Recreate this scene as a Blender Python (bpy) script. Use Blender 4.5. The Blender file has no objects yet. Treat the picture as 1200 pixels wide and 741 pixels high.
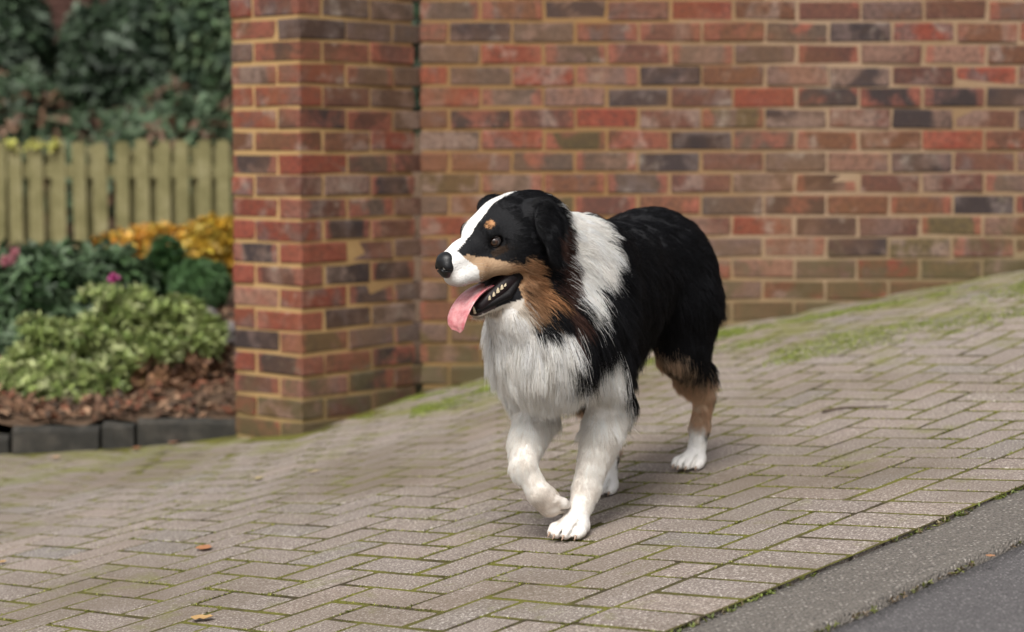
import bpy, math, random
import numpy as np
from mathutils import Vector, Matrix, noise

rng = np.random.default_rng(7)
random.seed(7)
SC = bpy.context.scene
COL = SC.collection

# ---------------------------------------------------------------- camera
HC = 0.8
TH = math.atan(200.5 / 2350.0)
cam = bpy.data.cameras.new("camera")
cam.sensor_width = 36.0
cam.lens = 2350.0 / 1200.0 * 36.0
cam.clip_start = 0.05
cam.clip_end = 500.0
camo = bpy.data.objects.new("camera", cam)
camo.location = (0, 0, HC)
camo.rotation_euler = (math.pi / 2 - TH, 0, 0)
cam.dof.use_dof = True
cam.dof.focus_distance = 3.8
cam.dof.aperture_fstop = 3.1
COL.objects.link(camo)
SC.camera = camo

# ---------------------------------------------------------------- overcast daylight
world = bpy.data.worlds.new("World")
SC.world = world
world.use_nodes = True
wn = world.node_tree
wn.nodes.clear()
SUN_EL, SUN_AZ = 50.0, 196.0           # azimuth clockwise from +Y
sky = wn.nodes.new("ShaderNodeTexSky")
sky.sky_type = 'NISHITA'
sky.sun_disc = False
sky.sun_elevation = math.radians(SUN_EL)
sky.sun_rotation = math.radians(SUN_AZ)
sky.air_density = 1.0
sky.dust_density = 4.0
hs = wn.nodes.new("ShaderNodeHueSaturation")
hs.inputs['Saturation'].default_value = 0.12
bg = wn.nodes.new("ShaderNodeBackground")
bg.inputs['Strength'].default_value = 0.105
wo = wn.nodes.new("ShaderNodeOutputWorld")
wn.links.new(sky.outputs[0], hs.inputs['Color'])
wn.links.new(hs.outputs[0], bg.inputs[0])
wn.links.new(bg.outputs[0], wo.inputs[0])
sl = bpy.data.lights.new("sun", 'SUN')
sl.energy = 2.1
sl.angle = math.radians(24)
sl.color = (1.0, 0.965, 0.91)
so = bpy.data.objects.new("sun", sl)
COL.objects.link(so)
_a = math.radians(SUN_AZ); _e = math.radians(SUN_EL)
sd = Vector((math.sin(_a) * math.cos(_e), math.cos(_a) * math.cos(_e), math.sin(_e)))
so.rotation_euler = sd.to_track_quat('Z', 'Y').to_euler()
so.location = sd * 20
SC.view_settings.view_transform = 'Standard'
SC.view_settings.look = 'None'
SC.view_settings.exposure = 0.66
SC.view_settings.gamma = 1.0
SC.render.film_transparent = False
SC.cycles_curves.shape = 'RIBBONS'
try:
    SC.cycles.use_adaptive_sampling = True
    SC.cycles.use_denoising = True
    SC.cycles.max_bounces = 6
    SC.cycles.transparent_max_bounces = 8
except Exception:
    pass

# ---------------------------------------------------------------- helpers
def link(o, parent=None):
    COL.objects.link(o)
    if parent is not None:
        o.parent = parent
    return o

def thing(name, label, cat, loc=(0, 0, 0), group=None):
    o = bpy.data.objects.new(name, None)
    o.location = loc
    o.empty_display_size = 0.1
    link(o)
    o['label'] = label; o['category'] = cat
    if group: o['group'] = group
    return o

def tag(o, label, cat, group=None):
    o['label'] = label; o['category'] = cat
    if group: o['group'] = group
    return o

def mesh(name, verts, faces, mat=None, smooth=False):
    me = bpy.data.meshes.new(name)
    me.from_pydata([tuple(v) for v in verts], [], [tuple(f) for f in faces])
    if mat: me.materials.append(mat)
    if smooth:
        me.polygons.foreach_set('use_smooth', [True] * len(me.polygons))
    me.update()
    return me

def tris_mesh(name, V, F, mat=None, smooth=False, colors=None):
    """fast mesh from numpy triangle / quad arrays"""
    V = np.asarray(V, dtype=np.float32); F = np.asarray(F, dtype=np.int32)
    n = F.shape[1]
    me = bpy.data.meshes.new(name)
    me.vertices.add(len(V)); me.vertices.foreach_set('co', V.ravel())
    me.loops.add(F.size); me.loops.foreach_set('vertex_index', F.ravel())
    me.polygons.add(len(F))
    me.polygons.foreach_set('loop_start', np.arange(0, F.size, n, dtype=np.int32))
    me.polygons.foreach_set('loop_total', np.full(len(F), n, dtype=np.int32))
    if smooth:
        me.polygons.foreach_set('use_smooth', np.ones(len(F), dtype=bool))
    if colors is not None:
        ca = me.color_attributes.new('Col', 'FLOAT_COLOR', 'POINT')
        c = np.ones((len(V), 4), dtype=np.float32); c[:, :3] = colors
        ca.data.foreach_set('color', c.ravel())
    if mat: me.materials.append(mat)
    me.update(calc_edges=True)
    me.validate()
    return me

def ob(name, me, parent=None, loc=None, rot=None):
    o = bpy.data.objects.new(name, me)
    if loc is not None: o.location = loc
    if rot is not None: o.rotation_euler = rot
    return link(o, parent)

class NT:
    """tiny node-tree builder"""
    def __init__(self, name, rough=0.8, spec=0.3):
        self.m = bpy.data.materials.new(name)
        self.m.use_nodes = True
        self.t = self.m.node_tree
        self.b = self.t.nodes['Principled BSDF']
        self.b.inputs['Roughness'].default_value = rough
        self.b.inputs['Specular IOR Level'].default_value = spec
    def n(self, typ, **kw):
        x = self.t.nodes.new(typ)
        for k, v in kw.items():
            if k in ('ins',):
                for kk, vv in v.items():
                    if isinstance(vv, bpy.types.NodeSocket): self.t.links.new(vv, x.inputs[kk])
                    else: x.inputs[kk].default_value = vv
            else: setattr(x, k, v)
        return x
    def l(self, a, b): self.t.links.new(a, b)
    def noise(self, vec, scale, detail=4, rough=0.6, dist=0.0):
        return self.n('ShaderNodeTexNoise', ins={'Vector': vec, 'Scale': scale, 'Detail': detail, 'Roughness': rough, 'Distortion': dist}).outputs['Fac']
    def ramp(self, fac, stops):
        r = self.n('ShaderNodeValToRGB'); self.l(fac, r.inputs[0])
        e = r.color_ramp.elements
        while len(e) < len(stops): e.new(0.5)
        for el, (p, c) in zip(e, stops):
            el.position = p
            el.color = (c if hasattr(c, '__len__') else (c, c, c)) + ((1,) if hasattr(c, '__len__') and len(c) == 3 else ()) if hasattr(c, '__len__') else (c, c, c, 1)
        return r.outputs[0]
    def mix(self, fac, a, b, mode='MIX'):
        x = self.n('ShaderNodeMix', data_type='RGBA', blend_type=mode)
        for s, v in ((0, fac), (6, a), (7, b)):
            if isinstance(v, bpy.types.NodeSocket): self.l(v, x.inputs[s])
            elif s == 0: x.inputs[0].default_value = v
            else: x.inputs[s].default_value = tuple(v) + ((1,) if len(v) == 3 else ())
        return x.outputs[2]
    def math(self, op, a, b=None, clamp=False):
        x = self.n('ShaderNodeMath', operation=op, use_clamp=clamp)
        for i, v in ((0, a), (1, b)):
            if v is None: continue
            if isinstance(v, bpy.types.NodeSocket): self.l(v, x.inputs[i])
            else: x.inputs[i].default_value = v
        return x.outputs[0]
    def bump(self, h, strength=0.3, dist=0.01):
        x = self.n('ShaderNodeBump', ins={'Height': h, 'Strength': strength, 'Distance': dist})
        self.l(x.outputs[0], self.b.inputs['Normal'])
    def color(self, s): self.l(s, self.b.inputs['Base Color'])
    def geo(self): return self.n('ShaderNodeNewGeometry').outputs['Position']
    def obj(self): return self.n('ShaderNodeTexCoord').outputs['Object']
    def info(self): return self.n('ShaderNodeObjectInfo')
    def shifted(self, scale=37.0):
        """object coordinates moved by a random amount per object"""
        i = self.info()
        a = self.math('MULTIPLY', i.outputs['Random'], scale)
        c = self.n('ShaderNodeCombineXYZ', ins={0: a, 1: a, 2: a}).outputs[0]
        v = self.n('ShaderNodeVectorMath', operation='ADD')
        self.l(self.obj(), v.inputs[0]); self.l(c, v.inputs[1])
        return v.outputs[0], i

# ---------------------------------------------------------------- the lie of the ground
OX, OY = 0.246, 3.167                  # a point of the paving's edge; the edge runs at 45 degrees
S2 = math.sqrt(0.5)
def uv2xy(u, v): return OX + (u - v) * S2, OY + (u + v) * S2
def xy2uv(x, y): return ((x - OX) + (y - OY)) * S2, (-(x - OX) + (y - OY)) * S2
_cx = [-8, -1.8, -1.3, -0.93, -0.7, -0.35, 0.0, 0.73, 1.77, 3.2, 8]
_cz = [0.42, 0.0, -0.055, -0.062, -0.045, -0.012, 0.022, 0.075, 0.128, 0.2, 0.2]
def g(x, y):
    x = np.asarray(x, float); y = np.asarray(y, float)
    s = np.clip((y - 4.5) / 2.4, 0, 1); s = s * s * (3 - 2 * s)
    base = -0.0136 + 0.1397 * np.clip(x, -4, 6)
    w = 0
    for d in (-.34, -.17, 0, .17, .34): w = w + np.interp(x + d, _cx, _cz) / 5
    return base + s * w
def gn(x, y):
    e = 0.02
    v = Vector((-(float(g(x + e, y)) - float(g(x - e, y))) / (2 * e), -(float(g(x, y + e)) - float(g(x, y - e))) / (2 * e), 1))
    return v.normalized()

# ---------------------------------------------------------------- materials of the setting
def mat_paver():
    k = NT('concrete_block', 0.9, 0.25)
    v, i = k.shifted()
    base = k.ramp(i.outputs['Random'], [(0.0, (.225, .182, .155)), (.3, (.262, .212, .180)), (.55, (.240, .200, .178)), (.75, (.285, .222, .187)), (.9, (.25, .206, .172)), (1.0, (.20, .180, .168))])
    big = k.noise(v, 14, 4)
    base = k.mix(k.math('MULTIPLY', big, .55), base, (.185, .155, .135))
    sp = k.noise(v, 210, 3, .6)
    base = k.mix(k.ramp(sp, [(.37, .75), (.48, 0.0)]), base, (.085, .07, .06))
    base = k.mix(k.ramp(sp, [(.57, 0.0), (.66, .9)]), base, (.58, .53, .48))
    vo = k.n('ShaderNodeTexVoronoi', ins={'Vector': v, 'Scale': 130.0})
    base = k.mix(k.ramp(vo.outputs['Distance'], [(.10, .7), (.2, 0.0)]), base, (.62, .57, .52))
    wp = k.geo()
    st = k.noise(wp, 1.3, 5, .6)
    base = k.mix(k.ramp(st, [(.44, 0.0), (.64, .68)]), base, (.135, .105, .075))
    # moss film, thickest in the band along the wall and on the damp left
    mo = k.noise(wp, 5, 6, .7)
    sx = k.n('ShaderNodeSeparateXYZ'); k.l(wp, sx.inputs[0])
    y = sx.outputs['Y']
    band = k.n('ShaderNodeMapRange', ins={0: y, 1: 5.6, 2: 6.5, 3: 0.0, 4: 1.0}).outputs[0]
    thr = k.math('ADD', mo, k.math('MULTIPLY', band, .13))
    base = k.mix(k.ramp(thr, [(.57, 0.0), (.73, .75)]), base, (.15, .155, .035))
    k.color(base)
    k.bump(k.math('ADD', sp, k.math('MULTIPLY', big, .6)), .45, .004)
    return k.m
def mat_joint():
    k = NT('mossy_joint_sand', 1.0, 0.1)
    w = k.geo()
    n = k.noise(w, 7, 5, .65)
    f = k.noise(w, 160, 3)
    c = k.mix(k.ramp(n, [(.36, 0.0), (.58, 1.0)]), (.055, .042, .026), (.15, .145, .028))
    c = k.mix(k.ramp(f, [(.35, .6), (.6, 0.0)]), c, (.05, .045, .025))
    k.color(c); k.bump(f, .8, .004)
    return k.m
def mat_asphalt(name, a, b, light, sc):
    k = NT(name, .92, .3)
    w = k.geo()
    f = k.noise(w, sc, 3, .6); n = k.noise(w, 3, 5, .6)
    c = k.mix(n, a, b)
    vo = k.n('ShaderNodeTexVoronoi', ins={'Vector': w, 'Scale': sc * .55})
    rnd = k.n('ShaderNodeSeparateColor'); k.l(vo.outputs['Color'], rnd.inputs[0])
    c = k.mix(k.math('MULTIPLY', k.ramp(vo.outputs['Distance'], [(.2, 1.0), (.45, 0.0)]), k.ramp(rnd.outputs[0], [(.45, 0.0), (.75, .9)])), c, light)
    c = k.mix(k.ramp(f, [(.35, .75), (.52, 0.0)]), c, (.03, .03, .03))
    k.color(c)
    k.bump(k.math('ADD', f, vo.outputs['Distance']), .9, .006)
    return k.m
def mat_brick():
    k = NT('weathered_brick', .9, .2)
    v, i = k.shifted(61.0)
    c = i.outputs['Color']
    n1 = k.noise(v, 9, 3, .6, .4)
    n2 = k.noise(v, 70, 4, .7)
    other = k.ramp(k.n('ShaderNodeTexWhiteNoise', noise_dimensions='1D', ins={'W': i.outputs['Random']}).outputs[0],
                   [(0.0, (.20, .068, .05)), (.2, (.28, .085, .055)), (.22, (.115, .09, .085)), (.67, (.15, .09, .075)), (.7, (.24, .17, .14)), (1.0, (.19, .11, .08))])
    c = k.mix(k.ramp(n1, [(.47, 0.0), (.60, .75)]), c, other)
    # burnt or red ends
    sx = k.n('ShaderNodeSeparateXYZ'); k.l(k.obj(), sx.inputs[0])
    ex = k.math('ADD', k.math('ABSOLUTE', sx.outputs[0]), k.math('MULTIPLY', k.math('SUBTRACT', n1, .5), .10))
    endr = k.math('MULTIPLY', k.ramp(k.math('MULTIPLY', ex, 8.0), [(.55, 0.0), (.66, 1.0)]), k.ramp(i.outputs['Random'], [(.5, 0.0), (.62, .6)]))
    c = k.mix(endr, c, (.27, .085, .055))
    c = k.mix(k.ramp(n2, [(.36, .7), (.52, 0.0)]), c, (.05, .036, .03))
    c = k.mix(k.ramp(n2, [(.58, 0.0), (.80, .5)]), c, (.30, .21, .16))
    # rusty staining, lime smears and a green film low on the wall
    w = k.geo()
    stain = k.noise(w, 1.6, 5, .65, .3)
    c = k.mix(k.ramp(stain, [(.44, 0.0), (.66, .42)]), c, (.165, .080, .036))
    lime = k.noise(w, 6, 6, .7)
    c = k.mix(k.ramp(lime, [(.58, 0.0), (.72, .6)]), c, (.36, .30, .245))
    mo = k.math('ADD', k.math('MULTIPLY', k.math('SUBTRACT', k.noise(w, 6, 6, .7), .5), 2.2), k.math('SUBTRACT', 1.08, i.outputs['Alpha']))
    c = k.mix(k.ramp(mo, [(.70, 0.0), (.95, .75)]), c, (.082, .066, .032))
    k.color(c)
    k.bump(k.math('ADD', n2, k.math('MULTIPLY', n1, .5)), .5, .005)
    return k.m
def mat_mortar():
    k = NT('tan_mortar', .95, .15)
    w = k.geo()
    n = k.noise(w, 5, 5, .6); f = k.noise(w, 180, 3)
    sx = k.n('ShaderNodeSeparateXYZ'); k.l(w, sx.inputs[0])
    c = k.mix(k.ramp(n, [(.35, 0.0), (.65, 1.0)]), (.26, .145, .055), (.22, .128, .060))
    old = k.n('ShaderNodeMapRange', ins={0: k.math('ADD', sx.outputs[0], k.math('MULTIPLY', n, .8)), 1: .7, 2: 1.4, 3: 0.0, 4: .7}).outputs[0]
    c = k.mix(old, c, (.34, .25, .18))
    c = k.mix(k.ramp(f, [(.3, .7), (.55, 0.0)]), c, (.20, .135, .07))
    c = k.mix(k.ramp(k.noise(w, 2.2, 4), [(.46, 0.0), (.66, .7)]), c, (.19, .115, .055))
    c = k.mix(k.ramp(k.math('ADD', k.math('MULTIPLY', sx.outputs[0], -1.0), k.math('MULTIPLY', n, .3)), [(.55, 0.0), (.72, .8)]), c, (.43, .28, .125))
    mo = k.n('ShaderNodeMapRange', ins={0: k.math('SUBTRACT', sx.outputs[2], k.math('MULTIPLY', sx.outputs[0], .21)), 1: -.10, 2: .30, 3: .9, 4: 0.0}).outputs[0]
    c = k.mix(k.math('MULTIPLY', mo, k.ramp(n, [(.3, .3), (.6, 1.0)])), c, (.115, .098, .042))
    k.color(c); k.bump(f, .6, .004)
    return k.m
def mat_plain(name, cols, scale, rough=.9, fine=90, bump=.4, dark=(.03, .025, .02)):
    k = NT(name, rough, .2)
    v, i = k.shifted()
    n = k.noise(v, scale, 5, .65)
    c = k.ramp(n, [(.3 + .4 * j / max(1, len(cols) - 1), tuple(cc)) for j, cc in enumerate(cols)])
    f = k.noise(v, fine, 3)
    c = k.mix(k.ramp(f, [(.3, .6), (.5, 0.0)]), c, dark)
    k.color(c); k.bump(f, bump, .006)
    return k.m
def mat_leaf(name, rough=.5, spec=.4, trans=.25):
    k = NT(name, rough, spec)
    a = k.n('ShaderNodeAttribute', attribute_name='Col').outputs['Color']
    k.color(a)
    tr = k.n('ShaderNodeBsdfTranslucent'); k.l(a, tr.inputs[0])
    mx = k.n('ShaderNodeMixShader'); mx.inputs[0].default_value = trans
    k.l(k.b.outputs[0], mx.inputs[1]); k.l(tr.outputs[0], mx.inputs[2])
    out = [x for x in k.t.nodes if x.type == 'OUTPUT_MATERIAL'][0]
    k.l(mx.outputs[0], out.inputs[0])
    return k.m
M = dict(
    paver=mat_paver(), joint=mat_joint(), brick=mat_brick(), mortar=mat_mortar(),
    strip=mat_asphalt('rough_tarmac', (.15, .132, .117), (.20, .178, .155), (.44, .40, .36), 230.0),
    road=mat_asphalt('worn_asphalt', (.118, .110, .112), (.152, .141, .142), (.36, .335, .33), 300.0),
    soil=mat_plain('soil', [(.06, .04, .027), (.10, .062, .038), (.15, .095, .06)], 9, 1.0, 60, .9),
    kerb=mat_plain('dark_edging_stone', [(.020, .020, .018), (.034, .032, .028), (.07, .062, .052)], 11, .95, 120, .5),
    rock=mat_plain('grey_rock', [(.10, .085, .085), (.17, .15, .145), (.24, .21, .2)], 9, .95, 60, .7),
    wood=mat_plain('green_stained_timber', [(.13, .12, .052), (.19, .17, .08), (.25, .225, .12)], 7, .9, 60, .4, (.09, .08, .03)),
    bark=mat_plain('bark', [(.06, .04, .03), (.10, .07, .05)], 20, 1.0, 90, .8),
    farwall=mat_plain('red_brown_brickwork', [(.05, .025, .019), (.075, .036, .028), (.06, .032, .026)], 4, .95, 60, .3),
    leaf=mat_leaf('leaf', .45, .45, .2), gloss=mat_leaf('glossy_leaf', .52, .3, .15), dry=mat_leaf('dry_leaf', .8, .2, .15),
)

# ---------------------------------------------------------------- ground, driveway, road
def sheet(name, xs, ys, zf, mat, keep=None):
    X, Y = np.meshgrid(xs, ys, indexing='ij')
    Z = zf(X, Y)
    V = np.stack([X, Y, Z], -1).reshape(-1, 3)
    n, m = X.shape
    idx = np.arange(n * m).reshape(n, m)
    F = np.stack([idx[:-1, :-1], idx[1:, :-1], idx[1:, 1:], idx[:-1, 1:]], -1).reshape(-1, 4)
    if keep is not None:
        c = V[F].mean(1); F = F[keep(c[:, 0], c[:, 1])]
    o = ob(name, tris_mesh(name, V, F, mat, True)); o['kind'] = 'structure'
    return o
def strip_uv(name, us, vs, dz, mat, wob=0.0, skirt=0.0, rough=.003):
    U, W = np.meshgrid(us, vs, indexing='ij')
    if wob:
        for j in (0, -1):
            W[:, j] += np.array([wob * (noise.noise((u * 6, j, 0)) + .5 * noise.noise((u * 23, j, 4))) for u in us])
    X, Y = uv2xy(U, W)
    Z = g(X, Y) + dz
    if rough: Z += np.array([[rough * noise.noise((x * 9, y * 9, 1)) for x, y in zip(a, b)] for a, b in zip(X, Y)])
    V = np.stack([X, Y, Z], -1)
    n, m = U.shape
    if skirt:
        V = np.concatenate([V[:, :1] + [0, 0, -skirt], V, V[:, -1:] + [0, 0, -skirt]], 1); m += 2
    idx = np.arange(n * m).reshape(n, m)
    F = np.stack([idx[:-1, :-1], idx[:-1, 1:], idx[1:, 1:], idx[1:, :-1]], -1).reshape(-1, 4)
    o = ob(name, tris_mesh(name, V.reshape(-1, 3), F, mat, True)); o['kind'] = 'structure'
    return o

# wall plan: pier corner, its two faces, and the long wall
WY = 7.0
PC = np.array([-0.693, 6.572])
DB = np.array([math.cos(math.radians(50)), math.sin(math.radians(50))])     # right-hand face runs back to the wall
DA = np.array([-DB[1], DB[0]])                                               # left-hand face runs back to the garden
EDGE_Y = 6.90                                                                # garden edging line
def bed(x, y):
    x = np.asarray(x, float); y = np.asarray(y, float)
    t = np.clip((y - EDGE_Y) / 4.0, 0, 1)
    z = -0.185 + 0.30 * t ** .8 + 0.05 * np.clip(x + 1.8, -1, 1.2) * (1 - t)
    z = z + np.clip((y - 11.2) / 3.0, 0, 1) * .75
    return z + .02 * np.sin(x * 7 + y * 3) * np.sin(y * 5 - x * 2)

big = sheet('ground', np.linspace(-120, 120, 25), np.linspace(-100, 160, 27), lambda x, y: -1.3 + 0 * x, M['soil'])
drive = strip_uv('driveway', np.linspace(-5, 7, 301), np.linspace(0.0, 7.2, 181), -.0016, M['joint'], rough=0)
strip = strip_uv('tarmac_strip', np.linspace(-5, 7, 241), np.linspace(-.212, -.002, 9), -.007, M['strip'], .006, .03)
road = strip_uv('road', np.linspace(-5, 9, 281), np.concatenate([np.linspace(-.6, -.224, 9)]), -.020, M['road'], .008, .03)
road2 = strip_uv('road', np.linspace(-6, 9, 16), np.linspace(-7, -.59, 24), -.0225, M['road'])
gut = strip_uv('gutter_soil', np.linspace(-5, 7, 121), np.linspace(-.6, 0.06, 5), -.034, M['joint'])

# paving blocks: a soldier course along the edge, then 90 degree herringbone
P = 0.1025
def block_mesh(name, lu, lv, seed):
    r = random.Random(seed)
    hu, hv, b = lu / 2, lv / 2, .0035
    j = lambda s: r.uniform(-s, s)
    top = [(-hu + b + j(.001), -hv + b + j(.001), j(.0006)), (hu - b + j(.001), -hv + b + j(.001), j(.0006)),
           (hu - b + j(.001), hv - b + j(.001), j(.0006)), (-hu + b + j(.001), hv - b + j(.001), j(.0006))]
    mid = [(-hu + j(.0012), -hv + j(.0012), -.004), (hu + j(.0012), -hv + j(.0012), -.004), (hu + j(.0012), hv + j(.0012), -.004), (-hu + j(.0012), hv + j(.0012), -.004)]
    bot = [(x, y, -.05) for x, y, z in mid]
    V = top + mid + bot
    F = [(0, 1, 2, 3)]
    for k in range(4):
        n = (k + 1) % 4
        F += [(4 + k, 4 + n, n, k), (8 + k, 8 + n, 4 + n, 4 + k)]
    return mesh(name, V, F, M['paver'])
GAP = .0105
BM = {}
for ln in (1, 2):
    BM[ln] = [block_mesh('paving_block', ln * P - GAP, P - GAP, 10 * ln + s) for s in range(5)]
blocks = []                                           # (u, v, length in u-units, along_u)
for i in range(-48, 62): blocks.append((( i + .5) * P, P, 2, False))
U0 = -2 * P + 0.0959
for i in range(-8, 66):
    for j in range(-64, 70):
        d = (i - 4 - j) % 4                          # lattice cell of v = i, u = j
        if i < 2 and not (d == 1 and i == 1): continue
        if d == 0:                                    # long way along the edge: cells u, u+1
            blocks.append(((j + 1) * P + U0, (i + .5) * P, 2, True))
        elif d == 1:                                  # across: cells v, v+1
            if i == 1: blocks.append(((j + .5) * P + U0, 2.5 * P, 1, False))
            else: blocks.append(((j + .5) * P + U0, (i + 1) * P, 2, False))
def in_drive(x, y):
    if y > WY - .03 and x > -.4: return False
    if x < -.93 and y > EDGE_Y - .07: return False
    q = np.array([x, y]) - PC
    if q @ DB > -.07 and q @ DA > -.07 and x > -1.05: return False
    if y > EDGE_Y + .1 and x <= -.4: return False
    if y < 0.4 or x < -5 or x > 4.6: return False
    return True
cand = []
for (u, v, ln, al) in blocks:
    x, y = uv2xy(u, v)
    if not in_drive(x, y): continue
    z = float(g(x, y))
    # size in the picture: distance and whether it is in view
    D = y * math.cos(TH) + (HC - z) * math.sin(TH)
    py = 370.5 + 2350 * ((HC - z) * math.cos(TH) - y * math.sin(TH)) / max(D, .1)
    px = 600 + 2350 * x / max(D, .1)
    vis = D > 1 and -60 < px < 1260 and py < 790
    cand.append((0 if vis else 1, D, u, v, ln, al, x, y, z))
cand.sort()
rb = random.Random(5)
nb = 0
SV, SF = [], []
for c in cand:
    _, D, u, v, ln, al, x, y, z = c
    nrm = gn(x, y)
    yaw = math.radians(45) + (0 if al else math.pi / 2) + rb.gauss(0, .006) + (math.pi if rb.random() < .5 else 0)
    xa = Vector((math.cos(yaw), math.sin(yaw), 0)); xa = (xa - nrm * xa.dot(nrm)).normalized()
    nrm = (nrm + Vector((rb.gauss(0, .0022), rb.gauss(0, .0022), 0))).normalized()
    xa = (xa - nrm * xa.dot(nrm)).normalized(); ya = nrm.cross(xa)
    mt = Matrix((xa, ya, nrm)).transposed().to_4x4()
    mt.translation = (x + rb.gauss(0, .0006), y + rb.gauss(0, .0006), z + rb.gauss(0, .0004))
    me = rb.choice(BM[ln])
    if nb < 300:
        o = bpy.data.objects.new('paving_block', me); o.matrix_world = mt
        link(o, drive); nb += 1
    else:
        base = len(SV)
        SV += [mt @ w.co for w in me.vertices]
        SF += [tuple(base + t for t in p.vertices) for p in me.polygons]
so_ = ob('paving_blocks', mesh('paving_blocks', SV, SF, None), drive); so_['kind'] = 'stuff'
def mat_paver_far():
    m = M['paver'].copy(); m.name = 'concrete_block_field'
    t = m.node_tree
    inf = [n for n in t.nodes if n.type == 'OBJECT_INFO'][0]
    gm = t.nodes.new('ShaderNodeNewGeometry')
    for lk in list(t.links):
        if lk.from_node == inf and lk.from_socket.name == 'Random':
            to = lk.to_socket; t.links.remove(lk); t.links.new(gm.outputs['Random Per Island'], to)
    return m
so_.data.materials.append(mat_paver_far())

# ---------------------------------------------------------------- bricks
BC = {'R': (.215, .054, .034), 'P': (.120, .052, .039), 'D': (.042, .031, .031), 'G': (.112, .075, .056),
      'B': (.142, .062, .036), 'O': (.095, .068, .032), 'L': (.24, .128, .093)}
def brick_mesh(L, W, H, seed):
    r = random.Random(seed); b = .004
    hx, hy, hz = L / 2, W / 2, H / 2
    V, F = [], []
    # three nested rings per axis make a box with bevelled edges (24 vertices)
    idx = {}
    def vv(ax, s1, s2, s3):
        key = (ax, s1, s2, s3)
        if key not in idx:
            d = [hx, hy, hz]; sg = [s1, s2, s3]
            p = [sg[k] * (d[k] - (0 if k == ax else b)) for k in range(3)]
            idx[key] = len(V); V.append(tuple(q + r.uniform(-.0028, .0028) for q in p))
        return idx[key]
    S = (-1, 1)
    for ax in range(3):
        o1, o2 = [k for k in range(3) if k != ax]
        for s in S:
            q = []
            for a, c in ((-1, -1), (1, -1), (1, 1), (-1, 1)):
                sg = [0, 0, 0]; sg[ax] = s; sg[o1] = a; sg[o2] = c
                q.append(vv(ax, *sg))
            F.append(q)
    for ax in range(3):                                # 12 edge strips
        o1, o2 = [k for k in range(3) if k != ax]
        for a in S:
            for c in S:
                q = []
                for (face, e) in ((o1, -1), (o1, 1), (o2, 1), (o2, -1)):
                    sg = [0, 0, 0]; sg[ax] = e; sg[o1] = a; sg[o2] = c
                    q.append(vv(face, *sg))
                F.append(q)
    for a in S:
        for c in S:
            for e in S:
                F.append([vv(0, a, c, e), vv(1, a, c, e), vv(2, a, c, e)])
    me = mesh('brick', V, F, M['brick'])
    import bmesh
    bm = bmesh.new(); bm.from_mesh(me); bmesh.ops.recalc_face_normals(bm, faces=bm.faces); bm.to_mesh(me); bm.free()
    return me
_bm = {}
def get_brick(L, W, H):
    key = (round(L, 4), round(W, 4), round(H, 4))
    if key not in _bm: _bm[key] = [brick_mesh(L, W, H, int(L * 9999) + s) for s in range(9)]
    return _bm[key]
br = random.Random(11)
def put_brick(parent, L, W, H, cx, cy, cz, yaw, code):
    me = br.choice(get_brick(L, W, H))
    o = bpy.data.objects.new('brick', me)
    o.location = (cx + br.gauss(0, .0008), cy + br.gauss(0, .0014), cz + br.gauss(0, .0011))
    o.rotation_euler = (br.gauss(0, .004), br.gauss(0, .005), yaw + br.gauss(0, .003) + (math.pi if br.random() < .5 else 0))
    c = BC[code]; f = br.uniform(.76, 1.10)
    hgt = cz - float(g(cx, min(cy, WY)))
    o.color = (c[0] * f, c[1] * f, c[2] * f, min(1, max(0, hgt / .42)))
    return link(o, parent)
ROWS = [  # long wall, course by course from just above the frame's top edge downwards
 "GBDPRBPBPBPP", "GDGBPBGDRBBP", "GRGPGGPPLBPP", "RGRLDBLDPRPD", "RGLDPRDDDDPP", "BDPRPODPDPDP", "GROBDGBBRPPP", "BBGGDPGLDPPD",
 "OGBGPGDPPGPP", "GBOPBGDBBDDP", "RBBBPRDPOBBP", "PBBPBGLDOPPB", "BBOPBLGROOBP", "GOBPBGBBROOB", "BOOBPBOBOOOB", "OOBOOOBOBOOO", "OBOOBOOBOOBO",
 "OOBOOOBOBOOO", "OBOOBOOBOOBO", "OOOBOOBOOOBO"]
CP = 0.0746; PX = 0.2194; BH = CP - .010
wall = thing('brick_wall', 'long straight wall of mottled red and purple bricks behind the dog', 'wall', (0.9, WY, float(g(.9, WY))))
def world_child(o, par):
    o.parent = par
    o.matrix_parent_inverse = Matrix.Translation(par.location).inverted()
WX0 = -.325
topz = .778 + 7 * CP
V_, F_ = [], []
def box_into(V, F, x0, x1, y0, y1, z0, z1):
    b = len(V)
    V += [(x0, y0, z0), (x1, y0, z0), (x1, y1, z0), (x0, y1, z0), (x0, y0, z1), (x1, y0, z1), (x1, y1, z1), (x0, y1, z1)]
    F += [tuple(b + k for k in q) for q in ((0, 3, 2, 1), (4, 5, 6, 7), (0, 1, 5, 4), (1, 2, 6, 5), (2, 3, 7, 6), (3, 0, 4, 7))]
box_into(V_, F_, WX0 + .012, 4.6, WY + .0045, WY + .21, -.6, topz + 5 * CP)
o = ob('mortar', mesh('mortar', V_, F_, M['mortar'])); world_child(o, wall)
SV, SF, SCOL = [], [], []
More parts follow.
